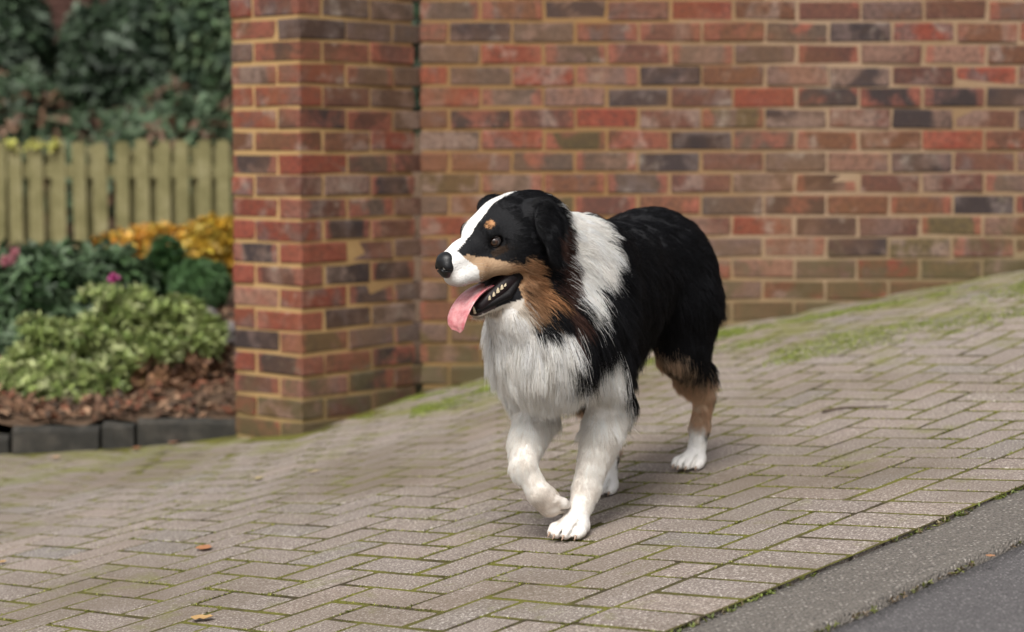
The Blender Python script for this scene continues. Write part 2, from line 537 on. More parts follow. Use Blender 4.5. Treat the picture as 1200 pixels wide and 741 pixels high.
for r in range(-5, 24):
    ztop = topz - (r - 0) * CP
    cz = ztop - CP / 2
    odd = r % 2 == 1
    j0 = -.219 if odd else -.110                        # first full perpend
    edges = [WX0 if odd else WX0 + .0] + [j0 + k * PX for k in range(0, 24)]
    for k in range(len(edges) - 1):
        a, b_ = edges[k], edges[k + 1]
        if b_ - a < .04: continue
        x = (a + b_) / 2
        if x > 4.6: break
        if ztop < float(g(x, WY)) - .01: continue
        L = b_ - a - .010
        if 0 <= r < len(ROWS) and k < 12 or (r >= len(ROWS) and k < 12):
            code = ROWS[r][k] if r < len(ROWS) else 'O'
            if r < 20 or True:
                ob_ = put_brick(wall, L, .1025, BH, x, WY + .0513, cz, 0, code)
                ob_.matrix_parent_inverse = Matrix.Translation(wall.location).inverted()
        else:
            me = br.choice(get_brick(L, .1025, BH)); bs = len(SV)
            SV += [(w.co.x + x, w.co.y + WY + .0513, w.co.z + cz) for w in me.vertices]
            SF += [tuple(bs + t for t in p.vertices) for p in me.polygons]
st_ = ob('bricks', mesh('bricks', SV, SF, M['brick'])); st_.color = (*BC['P'], 1); st_['kind'] = 'stuff'; world_child(st_, wall)

pier = thing('brick_pier', 'angled brick gate pier with pale tan mortar at the end of the wall', 'pier', (PC[0], PC[1], float(g(*PC))))
PROWS = ["RPGG", "BDGG", "DDPP", "DRGG", "RRPD", "RDPG", "BBBR", "DRGP", "RPPD", "RPGP", "RRDP", "DRPG", "RPDD", "LRDG", "RRDG", "DOGG", "RDBD", "PLDB", "ROPP", "OOOO", "OOOO", "OOOO"]
PCP = .0740; PH = PCP - .0105
ptop = .778 + 6.95 * PCP
yawB = math.radians(50); yawA = math.radians(140)
SV, SF = [], []
def pier_brick(r, slot, L, W, a, b, code, yaw):
    """centre at a along face A and b along face B from the corner"""
    q = PC + DA * a + DB * b
    cz = ptop - r * PCP - PCP / 2
    if 0 <= r < len(PROWS):
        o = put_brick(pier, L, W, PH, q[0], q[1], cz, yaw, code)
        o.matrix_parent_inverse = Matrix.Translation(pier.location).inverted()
    else:
        me = br.choice(get_brick(L, W, PH)); bs = len(SV); c, s = math.cos(yaw), math.sin(yaw)
        SV.extend([(w.co.x * c - w.co.y * s + q[0], w.co.x * s + w.co.y * c + q[1], w.co.z + cz) for w in me.vertices])
        SF.extend([tuple(bs + t for t in p.vertices) for p in me.polygons])
T, HD, J = .215, .1025, .0105
for r in range(-4, 22):
    cd = PROWS[r] if 0 <= r < len(PROWS) else 'PPPP'
    if r % 2 == 0:      # stretcher shows on the left face, header on the right face
        pier_brick(r, 1, T, HD, T / 2, HD / 2, cd[1], yawA)
        pier_brick(r, 0, HD, T, T + J + HD / 2, T / 2, cd[0], yawA)
        pier_brick(r, 2, T, HD, HD / 2, HD + J + T / 2, cd[2], yawB)
        pier_brick(r, 3, T, HD, HD / 2, HD + J + T + J + T / 2, cd[3], yawB)
    else:
        pier_brick(r, 1, T, HD, HD / 2, T / 2, cd[1], yawB)
        pier_brick(r, 0, T, HD, HD + J + T / 2, HD / 2, cd[0], yawA)
        pier_brick(r, 2, T, HD, HD / 2, T + J + T / 2, cd[2], yawB)
        pier_brick(r, 3, .155, HD, HD / 2, 2 * T + 2 * J + .0775, cd[3], yawB)
if SV:
    st_ = ob('bricks', mesh('bricks', SV, SF, M['brick'])); st_.color = (*BC['P'], 1); st_['kind'] = 'stuff'; world_child(st_, pier)
Vc, Fc = [], []
def prism(V, F, pts, z0, z1):
    b = len(V); n = len(pts)
    V += [(p[0], p[1], z0) for p in pts] + [(p[0], p[1], z1) for p in pts]
    F += [tuple(b + k for k in range(n))[::-1], tuple(b + n + k for k in range(n))]
    F += [(b + k, b + (k + 1) % n, b + n + (k + 1) % n, b + n + k) for k in range(n)]
i_ = .0045
Q = lambda a, b: PC + DA * a + DB * b
prism(Vc, Fc, [Q(i_, i_), Q(i_, .545), Q(.32, .545), Q(.3235, i_)], -.6, ptop + 4 * PCP)
o = ob('mortar', mesh('mortar', Vc, Fc, M['mortar'])); world_child(o, pier)
# ---------------------------------------------------------------- garden bed behind the edging
def g_edge(x): return float(g(x, EDGE_Y))
bed_o = sheet('garden_bed', np.linspace(-9, 2.6, 117), np.concatenate([np.linspace(EDGE_Y + .02, 9, 43), np.linspace(9.2, 24, 38)]),
              lambda x, y: bed(x, y) + .012 * np.sin(x * 31 + 2 * np.sin(y * 17)) * np.sin(y * 27), M['soil'],
              keep=lambda x, y: (x < -.80) | (y > 7.25))
edging = thing('garden_edging', 'low dark stone edging along the front of the planted bed', 'edging', (-1.3, EDGE_Y, g_edge(-1.3)))
re_ = random.Random(3)
x = -.955
for k in range(9):
    L = [.34, .11, .30, .34, .29, .33, .36, .3, .35][k]
    V, F = [], []
    h = .080 + re_.uniform(-.006, .006); zb = g_edge(x - L / 2) - .04
    nseg = 6
    for i in range(nseg + 1):
        xx = x - L * i / nseg
        jit = [re_.uniform(-.004, .004) for _ in range(4)]
        V += [(xx, EDGE_Y - .03, zb), (xx, EDGE_Y - .03 + jit[0], zb + .04 + h - .015 + jit[1]), (xx, EDGE_Y - .016 + jit[0], zb + .04 + h + jit[2]), (xx, EDGE_Y + .016, zb + .04 + h + jit[3]), (xx, EDGE_Y + .03, zb)]
    for i in range(nseg):
        for q in range(4):
            F.append((i * 5 + q, i * 5 + q + 1, i * 5 + q + 6, i * 5 + q + 5))
    F += [(0, 1, 2, 3, 4), tuple(nseg * 5 + q for q in (4, 3, 2, 1, 0))]
    o = ob('edging_stone', mesh('edging_stone', V, F, M['kerb'])); world_child(o, edging)
    o.rotation_euler = (0, 0, 0)
    x -= L + .012

# ---- leaf makers
def rosettes(C, N, nl, ln, wd, pal, r, spread=(.35, 1.0), droop=.25, tint=.18):
    """C centres, N outward normals; each gets nl folded leaves radiating round N"""
    n = len(C)
    N = N / np.linalg.norm(N, axis=1, keepdims=True)
    t = r.normal(size=(n, 3)); A = np.cross(N, t); A /= np.linalg.norm(A, axis=1, keepdims=True); B = np.cross(N, A)
    V = np.zeros((n, nl, 4, 3)); Cc = np.zeros((n, nl, 4, 3))
    pal = np.asarray(pal, float)
    basec = pal[r.integers(0, len(pal), n)] * (1 + r.normal(0, tint, (n, 1)))
    for k in range(nl):
        an = 2 * np.pi * k / nl + r.uniform(-.5, .5, n)
        el = r.uniform(*spread, n)
        d = (np.cos(an)[:, None] * A + np.sin(an)[:, None] * B) * np.sin(el * np.pi / 2)[:, None] + N * np.cos(el * np.pi / 2)[:, None]
        d[:, 2] -= droop * r.uniform(0, 1, n); d /= np.linalg.norm(d, axis=1, keepdims=True)
        side = np.cross(d, N + 1e-3); side /= np.linalg.norm(side, axis=1, keepdims=True) + 1e-9
        up = np.cross(side, d)
        l = ln * r.uniform(.65, 1.2, n)[:, None]; w = wd * r.uniform(.75, 1.2, n)[:, None]
        V[:, k, 0] = C
        V[:, k, 1] = C + d * l * .5 + side * w * .5 + up * w * .22
        V[:, k, 2] = C + d * l - up * l * .12
        V[:, k, 3] = C + d * l * .5 - side * w * .5 + up * w * .22
        cc = basec * (1 + r.normal(0, tint, (n, 1)))
        Cc[:, k] = np.clip(cc, .004, .8)[:, None, :]
    V = V.reshape(-1, 3); Cc = Cc.reshape(-1, 3)
    q = np.arange(n * nl)[:, None] * 4
    F = np.concatenate([q + np.array([[0, 1, 2]]), q + np.array([[0, 2, 3]])], 0)
    return V, F, Cc
def crown_points(blobs, n, r, shell=.55):
    """points through a union of ellipsoids (centre, radii), more of them near the surface; normals outward"""
    vol = np.array([b[1][0] * b[1][1] * b[1][2] for b in blobs]) ** (2 / 3); pick = r.choice(len(blobs), n, p=vol / vol.sum())
    c = np.array([b[0] for b in blobs], float)[pick]; R = np.array([b[1] for b in blobs], float)[pick]
    d = r.normal(size=(n, 3)); d /= np.linalg.norm(d, axis=1, keepdims=True)
    rad = shell + (1 - shell) * r.random(n) ** .6
    lump = 1 + .14 * np.sin(d[:, 0] * 7 + c[:, 0] * 40) * np.sin(d[:, 2] * 6 + d[:, 1] * 5 + c[:, 1] * 30)
    return c + d * R * (rad * lump)[:, None], d / R
def stems_mesh(base, tips, r0, mat, r, name='stem'):
    V, F = [], []
    for tp in tips:
        a = np.array(base) + np.array([r.normal(0, .02), r.normal(0, .02), 0]); b = np.array(tp)
        mid = (a + b) / 2 + r.normal(0, .03, 3); prev = None
        for k, (p, rr) in enumerate(((a, r0), (mid, r0 * .7), (b, r0 * .35))):
            i0 = len(V)
            for q in range(5):
                an = 2 * math.pi * q / 5; V.append((p[0] + rr * math.cos(an), p[1] + rr * math.sin(an), p[2]))
            if prev is not None:
                for q in range(5): F.append((prev + q, prev + (q + 1) % 5, i0 + (q + 1) % 5, i0 + q))
            prev = i0
    return mesh(name, V, F, mat, True)
def shrub(name, label, cat, base, blobs, n, nl, ln, wd, pal, mat, seed, group=None, spread=(.35, 1.0), shell=.55, upbias=.4, tint=.18, ntips=9):
    r = np.random.default_rng(seed)
    t = thing(name, label, cat, base, group)
    C, N = crown_points(blobs, n, r, shell)
    N = N / np.linalg.norm(N, axis=1, keepdims=True); N[:, 2] += upbias
    V, F, cc = rosettes(C, N, nl, ln, wd, pal, r, spread, tint=tint)
    o = ob('foliage', tris_mesh('foliage', V, F, M[mat], False, cc)); world_child(o, t)
    tips = [np.array(b[0]) + r.normal(0, .3, 3) * np.array(b[1]) for b in [blobs[k % len(blobs)] for k in range(ntips)]]
    o = ob('stem', stems_mesh(base, tips, .012 + .004 * max(b[1][2] for b in blobs), M['bark'], r)); world_child(o, t)
    return t

def at(px, py, D):
    """a point of the place from its bearing and distance"""
    yc = (py - 370.5) / 2350 * D
    return np.array([(px - 600) / 2350 * D, D * math.cos(TH) - yc * math.sin(TH), HC - D * math.sin(TH) - yc * math.cos(TH)])
def blob(px, py, D, rx, ry=None, dep=1.0):
    ry = ry or rx
    s = D / 2350
    return (at(px, py, D), (rx * s, (rx + ry) / 2 * s * dep, ry * s))
def foot(px, D):
    p = at(px, 400, D); return (p[0], p[1], float(bed(p[0], p[1])) - .02)

# light green variegated shrub at the front
D = 7.55
re2 = np.random.default_rng(12)
eu = [blob(110, 440, D, 60, 44), blob(146, 418, D, 46, 36), blob(60, 460, D - .1, 40, 34)]
for q in range(74):                                    # shoots fan out from the crown, each with its own tuft
    an = re2.uniform(-.15, 3.25); rd = re2.uniform(.55, 1.12)
    if q < 6: an, rd = re2.uniform(.15, .45), re2.uniform(1.05, 1.18)
    px_, py_ = 126 + 112 * rd * math.cos(an), 452 - 98 * rd * math.sin(max(an, .05)) * (1.0 + .10 * math.cos(an))
    py_ += 22 * (an > 2.4) * rd
    if an < 1.0: py_ -= 34 * (1.0 - an)
    eu.append(blob(px_, py_, D + re2.uniform(-.30, .12) * (1.2 - rd) , re2.uniform(9, 16), re2.uniform(10, 18)))
shrub('variegated_shrub', 'pale green variegated low shrub sprawling at the front of the bed', 'shrub', foot(130, D), eu, 2700, 8, .042, .0125,
      [(.29, .35, .12), (.37, .42, .17), (.23, .29, .09), (.42, .45, .22), (.16, .22, .06)], 'leaf', 21, spread=(.15, .75), shell=.45, upbias=1.1, tint=.16)
# dark rhododendron on the left with a few pink buds
D = 8.5
rh = [blob(30, 350, D, 75, 60), blob(105, 335, D + .2, 70, 50), blob(20, 420, D - .2, 70, 60), blob(80, 400, D, 60, 50), blob(150, 345, D + .3, 38, 34), blob(-50, 360, D, 70, 70), blob(60, 312, D + .2, 45, 24)]
rhod = shrub('rhododendron', 'dark green rhododendron with a pink bud at the left of the bed', 'shrub', foot(40, D), rh, 1500, 8, .085, .03,
      [(.032, .065, .024), (.05, .092, .034), (.075, .12, .058), (.026, .05, .02), (.11, .15, .09)], 'gloss', 22, spread=(.4, 1.1), shell=.55)
rr = np.random.default_rng(5)
for (px, py, c) in ((135, 326, (.55, .10, .30)), (16, 297, (.42, .16, .18)), (5, 307, (.40, .15, .18))):
    p = at(px, py, 8.02)
    V, F, cc = rosettes(p[None] + rr.normal(0, .008, (10, 3)), rr.normal(size=(10, 3)) + [0, -.5, .6], 5, .026, .018, [c], rr, (.1, .8))
    o = ob('flower', tris_mesh('flower', V, F, M['leaf'], False, cc)); world_child(o, rhod)
# golden hedge in two clumps by the fence
D = 9.7
for (bl, lab, sd_, pal) in (
    ([blob(150, 297, D, 38, 24), blob(185, 290, D + .1, 34, 24), blob(128, 300, D, 20, 18), blob(215, 292, D, 24, 22)], 'low orange and yellow shrub in front of the wooden fence', 31,
     [(.52, .25, .03), (.58, .32, .05), (.44, .18, .02), (.55, .38, .07), (.26, .22, .05)]),
    ([blob(252, 284, D - .3, 32, 26), blob(275, 288, D - .3, 26, 28), blob(240, 300, D - .3, 20, 16)], 'bright golden yellow shrub right beside the brick pier', 32,
     [(.50, .31, .035), (.56, .38, .05), (.40, .22, .025), (.28, .20, .03)])):
    b0 = bl[0][0]
    shrub('golden_shrub', lab, 'shrub', (b0[0], b0[1], float(bed(b0[0], b0[1])) - .02), bl, 900, 7, .05, .026, pal, 'leaf', sd_, group='golden shrubs in front of the fence', spread=(.2, .9), shell=.5)
# clipped cone and clipped ball
D = 8.9
shrub('conical_shrub', 'small upright dark green conifer behind the clipped round bush', 'shrub', foot(196, D), [blob(196, 322, D, 25, 26), blob(196, 300, D, 17, 20), blob(200, 340, D, 26, 22)], 1600, 6, .028, .011,
      [(.03, .075, .025), (.045, .10, .03), (.06, .12, .035)], 'leaf', 41, spread=(.05, .5), shell=.7, upbias=1.0)
D = 8.5
shrub('round_bush', 'tightly clipped dark green ball shaped bush', 'shrub', foot(234, D), [blob(234, 337, D, 33, 30)], 3000, 6, .018, .009,
      [(.06, .125, .045), (.08, .16, .055), (.10, .19, .07)], 'leaf', 42, spread=(.05, .7), shell=.9, upbias=.1)
# leaf mould shrub (dry brown plant) and rocks
D = 7.5
shrub('dried_plant', 'dry brown dead plant lying on the soil beside the pier', 'plant', foot(215, D), [blob(205, 436, D, 40, 24), blob(235, 418, D + .1, 26, 20), blob(180, 450, D, 25, 16)], 420, 6, .05, .026,
      [(.16, .085, .05), (.22, .12, .065), (.10, .055, .035), (.28, .16, .08)], 'dry', 43, spread=(.4, 1.3), shell=.2, upbias=.2)
def rock(px, py, D, rx, ry, seed, label):
    r = random.Random(seed); s = D / 2350
    p = at(px, py, D); nu, nv = 12, 8
    V, F = [], []
    for i in range(nv + 1):
        for j in range(nu):
            th, ph = math.pi * i / nv, 2 * math.pi * j / nu
            d = Vector((math.sin(th) * math.cos(ph), math.sin(th) * math.sin(ph), math.cos(th)))
            m_ = max(abs(d.x) ** 1, abs(d.y), abs(d.z)); k = (1 + .35 * noise.noise(d * 1.6 + Vector((seed, 0, 0))) + .16 * noise.noise(d * 4 + Vector((0, seed, 0)))) * (.55 + .45 * (.8 / m_))
            V.append((d.x * rx * s * k, d.y * rx * s * k, d.z * ry * s * k))
    for i in range(nv):
        for j in range(nu): F.append((i * nu + j, (i + 1) * nu + j, (i + 1) * nu + (j + 1) % nu, i * nu + (j + 1) % nu))
    o = ob('rock', mesh('rock', V, F, M['rock']), loc=p)
    tag(o, label, 'rock', 'rocks in the planted bed')
rock(232, 376, 8.0, 26, 20, 1, 'larger grey rock below the clipped ball bush')
rock(262, 392, 7.9, 18, 16, 3, 'smaller brown grey rock against the brick pier')

# leaf litter over the bed: nobody could count it
r = np.random.default_rng(9)
n = 6500
lx = r.uniform(-4.4, -.86, n); ly = EDGE_Y + .05 + 2.4 * r.random(n) ** 1.3
lz = bed(lx, ly) + .016
V, F, cc = rosettes(np.stack([lx, ly, lz], 1), np.stack([r.normal(0, .35, n), r.normal(-.2, .35, n), np.ones(n)], 1), 1, .047, .027,
    [(.12, .065, .04), (.18, .10, .06), (.075, .045, .03), (.26, .16, .10), (.15, .06, .035), (.05, .034, .025)], r, (.55, 1.05), 0.0)
o = ob('leaf_litter', tris_mesh('leaf_litter', V, F, M['dry'], False, cc)); o['kind'] = 'stuff'

# ---- wooden fence
FY = 11.6
fb = float(bed(-2.2, FY))
zt = at(0, 166, FY)[2]
fence = thing('wooden_fence', 'green stained picket fence of upright boards behind the flower bed', 'fence', (-2.3, FY, fb))
rf = random.Random(8)
pw = .078
pick = []
for s_ in range(3):
    hh = .95; V = []
    for (zz, hw) in ((-.25, pw / 2), (.78 * 1, pw / 2), (.80, pw / 2 * .98), (.815, pw / 2 * .6)):
        for yy in (-.011, .011):
            V += [(-hw + rf.uniform(-.002, .002), yy, zz + rf.uniform(-.003, .003)), (hw + rf.uniform(-.002, .002), yy, zz + rf.uniform(-.003, .003))]
    F = []
    for q in range(3):
        b = q * 4
        F += [(b, b + 1, b + 5, b + 4), (b + 3, b + 2, b + 6, b + 7), (b + 1, b + 3, b + 7, b + 5), (b + 2, b, b + 4, b + 6)]
    F += [(12, 13, 15, 14)]
    pick.append(mesh('picket', V, F, M['wood']))
pitch = 24.3 / 2350 * FY
k = 0
x = at(277, 200, FY)[0] + .9
while x > -5.2:
    o = bpy.data.objects.new('picket', pick[k % 3])
    o.location = (x + rf.gauss(0, .004), FY + (.0), zt - .812 + rf.gauss(0, .007))
    o.rotation_euler = (rf.gauss(0, .006), rf.gauss(0, .009), 0)
    link(o); world_child(o, fence); x -= pitch; k += 1
x0, x1 = -5.2, at(277, 200, FY)[0] + .95
for zz in (zt - .62, zt - .17):
    V, F = [], []
    box_into(V, F, x0, x1, FY + .012, FY + .05, zz - .04, zz + .04)
    o = ob('rail', mesh('rail', V, F, M['wood'])); world_child(o, fence)
x = at(277, 200, FY)[0] + .9 - pitch / 2
while x > -5.2:                                      # boards on the far side cover part of the gaps
    V, F = [], []
    box_into(V, F, x - .030, x + .030, FY + .052, FY + .07, fb - .1, zt - .045 + rf.uniform(-.02, .02))
    o = ob('back_board', mesh('back_board', V, F, M['wood'])); world_child(o, fence)
    x -= pitch * (1 if rf.random() < .9 else 2)
# pale yellow blooms showing over the fence at the left
for i, px in enumerate((12, 40, 64)):
    p = at(px, 171, FY - .05)
    r2 = np.random.default_rng(60 + i)
    V, F, cc = rosettes(p[None] + r2.normal(0, .014, (14, 3)), r2.normal(size=(14, 3)) + [0, -.8, .6], 5, .034, .02, [(.62, .60, .16), (.55, .55, .2)], r2, (.1, .8))
    o = ob('yellow_flower', tris_mesh('yellow_flower', V, F, M['leaf'], False, cc))
    tag(o, ['pale yellow bloom on the fence top, at the very left', 'pale yellow bloom on the fence top, middle of three', 'small pale yellow bloom on the fence top, nearest the pier of three'][i], 'flower', 'yellow blooms on the fence')

# ---- shrubs and wall on the bank beyond the fence
bank = [(.020, .038, .018), (.033, .058, .027), (.052, .080, .044), (.085, .115, .078), (.014, .026, .014)]
def bigshrub(label, blobs, n, seed, pal, ln=.13, wd=.055):
    b0 = blobs[0][0]
    shrub('bank_shrub', label, 'shrub', (b0[0], b0[1], float(bed(b0[0], b0[1])) - .05), blobs, n, 8, ln, wd, pal, 'gloss', seed, group='shrubs on the bank beyond the fence', spread=(.4, 1.15), shell=.6)
D = 14.5
bigshrub('dark leafy shrub at the far left beyond the fence', [blob(10, 50, D, 50, 50), blob(-30, 70, D, 60, 70), blob(30, 95, D, 30, 35), blob(5, 15, D, 44, 30)], 900, 51, bank)
bigshrub('broad grey green leafy shrub in the middle of the bank', [blob(150, 60, D, 66, 46), blob(180, 90, D, 50, 40), blob(110, 50, D, 34, 38), blob(170, 25, D, 60, 26), blob(200, 60, D, 44, 42), blob(140, 100, D, 46, 30), blob(100, 80, D, 26, 40)], 1700, 52, bank)
bigshrub('taller shrub with paler leaves against the brick pier', [blob(245, 30, D - .8, 46, 50), blob(250, 80, D - .8, 36, 40), blob(225, 15, D - .8, 34, 34), blob(290, 60, D - .8, 50, 70), blob(245, 110, D - .8, 28, 22)], 1000, 53,
         [(.05, .085, .04), (.09, .14, .07), (.14, .19, .10), (.03, .05, .03)])
r = np.random.default_rng(77)
n = 2600
C = np.stack([r.uniform(-5.5, -1.2, n), r.uniform(12.0, 14.2, n), np.zeros(n)], 1)
C[:, 2] = bed(C[:, 0], C[:, 1]) + r.uniform(.0, .34, n) + .16 * np.sin(C[:, 0] * 5)
V, F, cc = rosettes(C, r.normal(0, .4, (n, 3)) + [0, -.5, 1], 6, .11, .05, [(.035, .06, .028), (.055, .09, .045), (.08, .115, .062), (.13, .075, .045), (.035, .055, .028)], r, (.4, 1.1))
o = ob('ground_cover', tris_mesh('ground_cover', V, F, M['gloss'], False, cc)); o['kind'] = 'stuff'
fw = thing('house_wall', 'dim red brown wall glimpsed between the shrubs beyond the fence', 'wall', (-3.0, 16.6, .5))
V, F = [], []
rw = random.Random(4)
z = .2
row = 0
while z < 3.4:
    x = -9 + (.11 if row % 2 else 0)
    while x < 3:
        if -5.2 < x < -1.8 and z > .9:
            box_into(V, F, x, x + .21, 16.5 + rw.uniform(0, .006), 16.56, z, z + .064)
        x += .22
    z += .075; row += 1
o = ob('bricks', mesh('bricks', V, F, M['farwall'])); o['kind'] = 'stuff'; world_child(o, fw)
V, F = [], []
box_into(V, F, -9, 3, 16.512, 16.8, -.5, 3.6)
o = ob('mortar', mesh('mortar', V, F, M['farwall'])); world_child(o, fw)
# hedge row that closes the view to the left, and the yard beyond
bigshrub('tall dark hedge at the back beyond the fence', [((-4.9 + .9 * k, 16.0, 1.2 + .25 * math.sin(k * 2.1)), (.6, .5, .9)) for k in (-4, -3, -2, -1, 0)], 900, 54, bank, .15, .07)
bigshrub('dark evergreen at the back behind the pier', [((-1.5 + .8 * k, 15.9, 1.3 + .25 * math.sin(k * 1.7)), (.6, .5, 1.0)) for k in (0, 1, 2)], 700, 55, bank, .15, .07)

# ---------------------------------------------------------------- moss and litter on the drive
r = np.random.default_rng(15)
def moss(name, pts, hgt, pal, r, lean=.5):
    n = len(pts)
    V, F, cc = rosettes(pts, np.stack([r.normal(0, lean, n), r.normal(0, lean, n), np.ones(n)], 1), 4, hgt, hgt * .45, pal, r, (.3, 1.0), .2)
    o = ob(name, tris_mesh(name, V, F, M['leaf'], False, cc)); o['kind'] = 'stuff'
    return o
mp = []
while len(mp) < 21000:
    x_ = r.uniform(-.7, 2.4); d_ = abs(r.normal(0, .16)) + r.choice([.16, .24, .05]) if r.random() < .4 else r.uniform(.15, 1.05) ** 1.2
    if x_ > -.33: y_ = WY - d_
    else:
        q = PC + DB * r.uniform(.1, .55) - DA * (.02 + abs(r.normal(0, .06))); x_, y_ = q
    m_ = noise.noise((x_ * 1.7, y_ * 2.2, 3.1)) + .6 * noise.noise((x_ * 5, y_ * 6, 1)) + .25 * noise.noise((x_ * 17, y_ * 17, 2))
    if m_ > .10 + .22 * d_ + r.uniform(-.12, .36): mp.append((x_, y_))
mp = np.array(mp)
MOSS = [(.17, .22, .028), (.24, .30, .045), (.13, .16, .028), (.30, .34, .065)]
moss('moss', np.stack([mp[:, 0], mp[:, 1], g(mp[:, 0], mp[:, 1]) - .001], 1), .0055, MOSS, r)
# tufts in the joint between paving and tarmac, and along the crack at the road
n = 1300
u = r.uniform(-2.0, 4.0, n); keep = np.array([noise.noise((a * 3.1, 0, 0)) + .4 * noise.noise((a * 11, 5, 0)) > r.uniform(-.25, .45) for a in u]); u = u[keep]
v = r.normal(-.004, .004, len(u)); X, Y = uv2xy(u, v)
moss('joint_moss', np.stack([X, Y, g(X, Y) - .008], 1), .011, [(.12, .15, .03), (.17, .19, .04), (.15, .12, .06)], r)
n = 1500
u = r.uniform(-2.0, 4.0, n); keep = np.array([noise.noise((a * 2.3, 7, 0)) + .4 * noise.noise((a * 9, 3, 0)) > r.uniform(-.1, .5) for a in u]); u = u[keep]
v = r.normal(-.216, .006, len(u)); X, Y = uv2xy(u, v)
moss('crack_moss', np.stack([X, Y, g(X, Y) - .018], 1), .010, [(.11, .12, .03), (.15, .16, .04), (.10, .07, .04)], r)
# joint moss pads that stand a little proud, here and there
n = 9000
jp = []
while len(jp) < 22000:
    b = blocks[r.integers(0, len(blocks))]
    u_, v_, ln_, al_ = b
    lu, lv = (ln_ * P / 2, P / 2) if al_ else (P / 2, ln_ * P / 2)
    if r.random() < .5: q = (u_ + r.uniform(-lu, lu), v_ + lv * r.choice([-1, 1]))
    else: q = (u_ + lu * r.choice([-1, 1]), v_ + r.uniform(-lv, lv))
    x_, y_ = uv2xy(q[0] + r.normal(0, .0022), q[1] + r.normal(0, .0022))
    if not (-2.2 < x_ < 2.6 and 2.4 < y_ < 6.9) or not in_drive(x_, y_) or q[1] < .02: continue
    if noise.noise((x_ * 1.9, y_ * 1.9, 9)) + .7 * noise.noise((x_ * 6, y_ * 6, 4)) > r.uniform(-.2, .5): jp.append((x_, y_))
jp = np.array(jp)
moss('joint_moss', np.stack([jp[:, 0], jp[:, 1], g(jp[:, 0], jp[:, 1]) - .003], 1), .0065, [(.15, .16, .03), (.20, .20, .035), (.13, .125, .03)], r, .3)

# fallen leaves
def leaf(x, y, size, yaw, col, label, seed, curl=.35, dz=.004):
    r = random.Random(seed)
    n = 7; V, F = [], []
    out = [.05, .55, .85, .62, .8, .35, .02]
    for i in range(n):
        t = i / (n - 1); w = .36 * out[i] * size * (1 + r.uniform(-.15, .15))
        z = curl * size * (.35 * (t - .5) ** 2 * 2 + r.uniform(0, .05))
        V += [((t - .5) * size, -w, z + curl * w * r.uniform(.2, .8)), ((t - .5) * size, 0, z), ((t - .5) * size, w, z + curl * w * r.uniform(.2, .8))]
    for i in range(n - 1):
        for q in (0, 1): F.append((i * 3 + q, (i + 1) * 3 + q, (i + 1) * 3 + q + 1, i * 3 + q + 1))
    me = mesh('fallen_leaf', V, F, None, True)
    k = NT('fallen_leaf_skin', .7, .3)
    k.color(k.mix(k.noise(k.obj(), 60, 3), col, tuple(c * .6 for c in col)))
    me.materials.append(k.m)
    o = ob('fallen_leaf', me, loc=(x, y, float(g(x, y)) + dz), rot=(0, 0, yaw))
    nrm = gn(x, y); o.rotation_euler = (Matrix.Rotation(0, 3, 'X') @ (nrm.to_track_quat('Z', 'Y').to_matrix()) @ Matrix.Rotation(yaw, 3, 'Z')).to_euler()
    tag(o, label, 'leaf', 'fallen leaves')
def on_ground(px, py):
    lo, hi = 1.5, 9.0
    for _ in range(50):
        m = (lo + hi) / 2; p = at(px, py, m)
        if p[2] > float(g(p[0], p[1])): lo = m
        else: hi = m
    return at(px, py, lo)
LF = [(240, 645, .058, .5, (.42, .19, .09), 'orange brown fallen leaf lying on the left of the paving'),
      (238, 728, .052, 1.2, (.50, .31, .13), 'curled tan fallen leaf at the bottom of the paving'),
      (3, 661, .03, .3, (.45, .27, .10), 'small yellow brown leaf at the far left of the paving'),
      (303, 563, .045, .2, (.45, .36, .16), 'pale yellow leaf lying on the paving left of the dog'),
      (368, 555, .040, 2.0, (.48, .38, .22), 'straw coloured leaf on the paving in front of the pier'),
      (66, 538, .045, .8, (.52, .33, .20), 'pale tan leaf lying below the dark edging'),
      (180, 512, .075, 1.4, (.22, .055, .025), 'dark red leaf leaning on the dark edging'),
      (1161, 655, .022, .6, (.40, .20, .10), 'tiny brown leaf on the asphalt road'),
      (205, 520, .06, 2.6, (.40, .20, .12), 'rust coloured leaf at the foot of the edging'),
      (160, 527, .05, .2, (.36, .16, .08), 'brown leaf just below the edging joint')]
for i, (px, py, sz, yw, c, lab) in enumerate(LF):
    p = on_ground(px, py)
    leaf(p[0], p[1], sz, yw, c, lab, 70 + i, .45 if i == 1 else .25, .012 if i in (6,) else .005)
# twig on the paving behind the dog
p = on_ground(1000, 480)
V, F = [], []
prev = None
for i in range(9):
    t = i / 8; c = Vector((p[0] - .08 + .16 * t, p[1] + .02 * math.sin(t * 5) - .03 * t, 0)); c.z = float(g(c.x, c.y)) + .006
    i0 = len(V); rr_ = .0035 * (1 - .6 * t)
    for q in range(6): V.append((c.x, c.y + rr_ * math.cos(q * math.pi / 3), c.z + rr_ * math.sin(q * math.pi / 3)))
    if prev is not None:
        for q in range(6): F.append((prev + q, prev + (q + 1) % 6, i0 + (q + 1) % 6, i0 + q))
    prev = i0
F += [tuple(range(6)), tuple(prev + q for q in range(6))]
tag(ob('twig', mesh('twig', V, F, M['bark'], True)), 'thin dark twig lying on the paving behind the dog', 'twig')
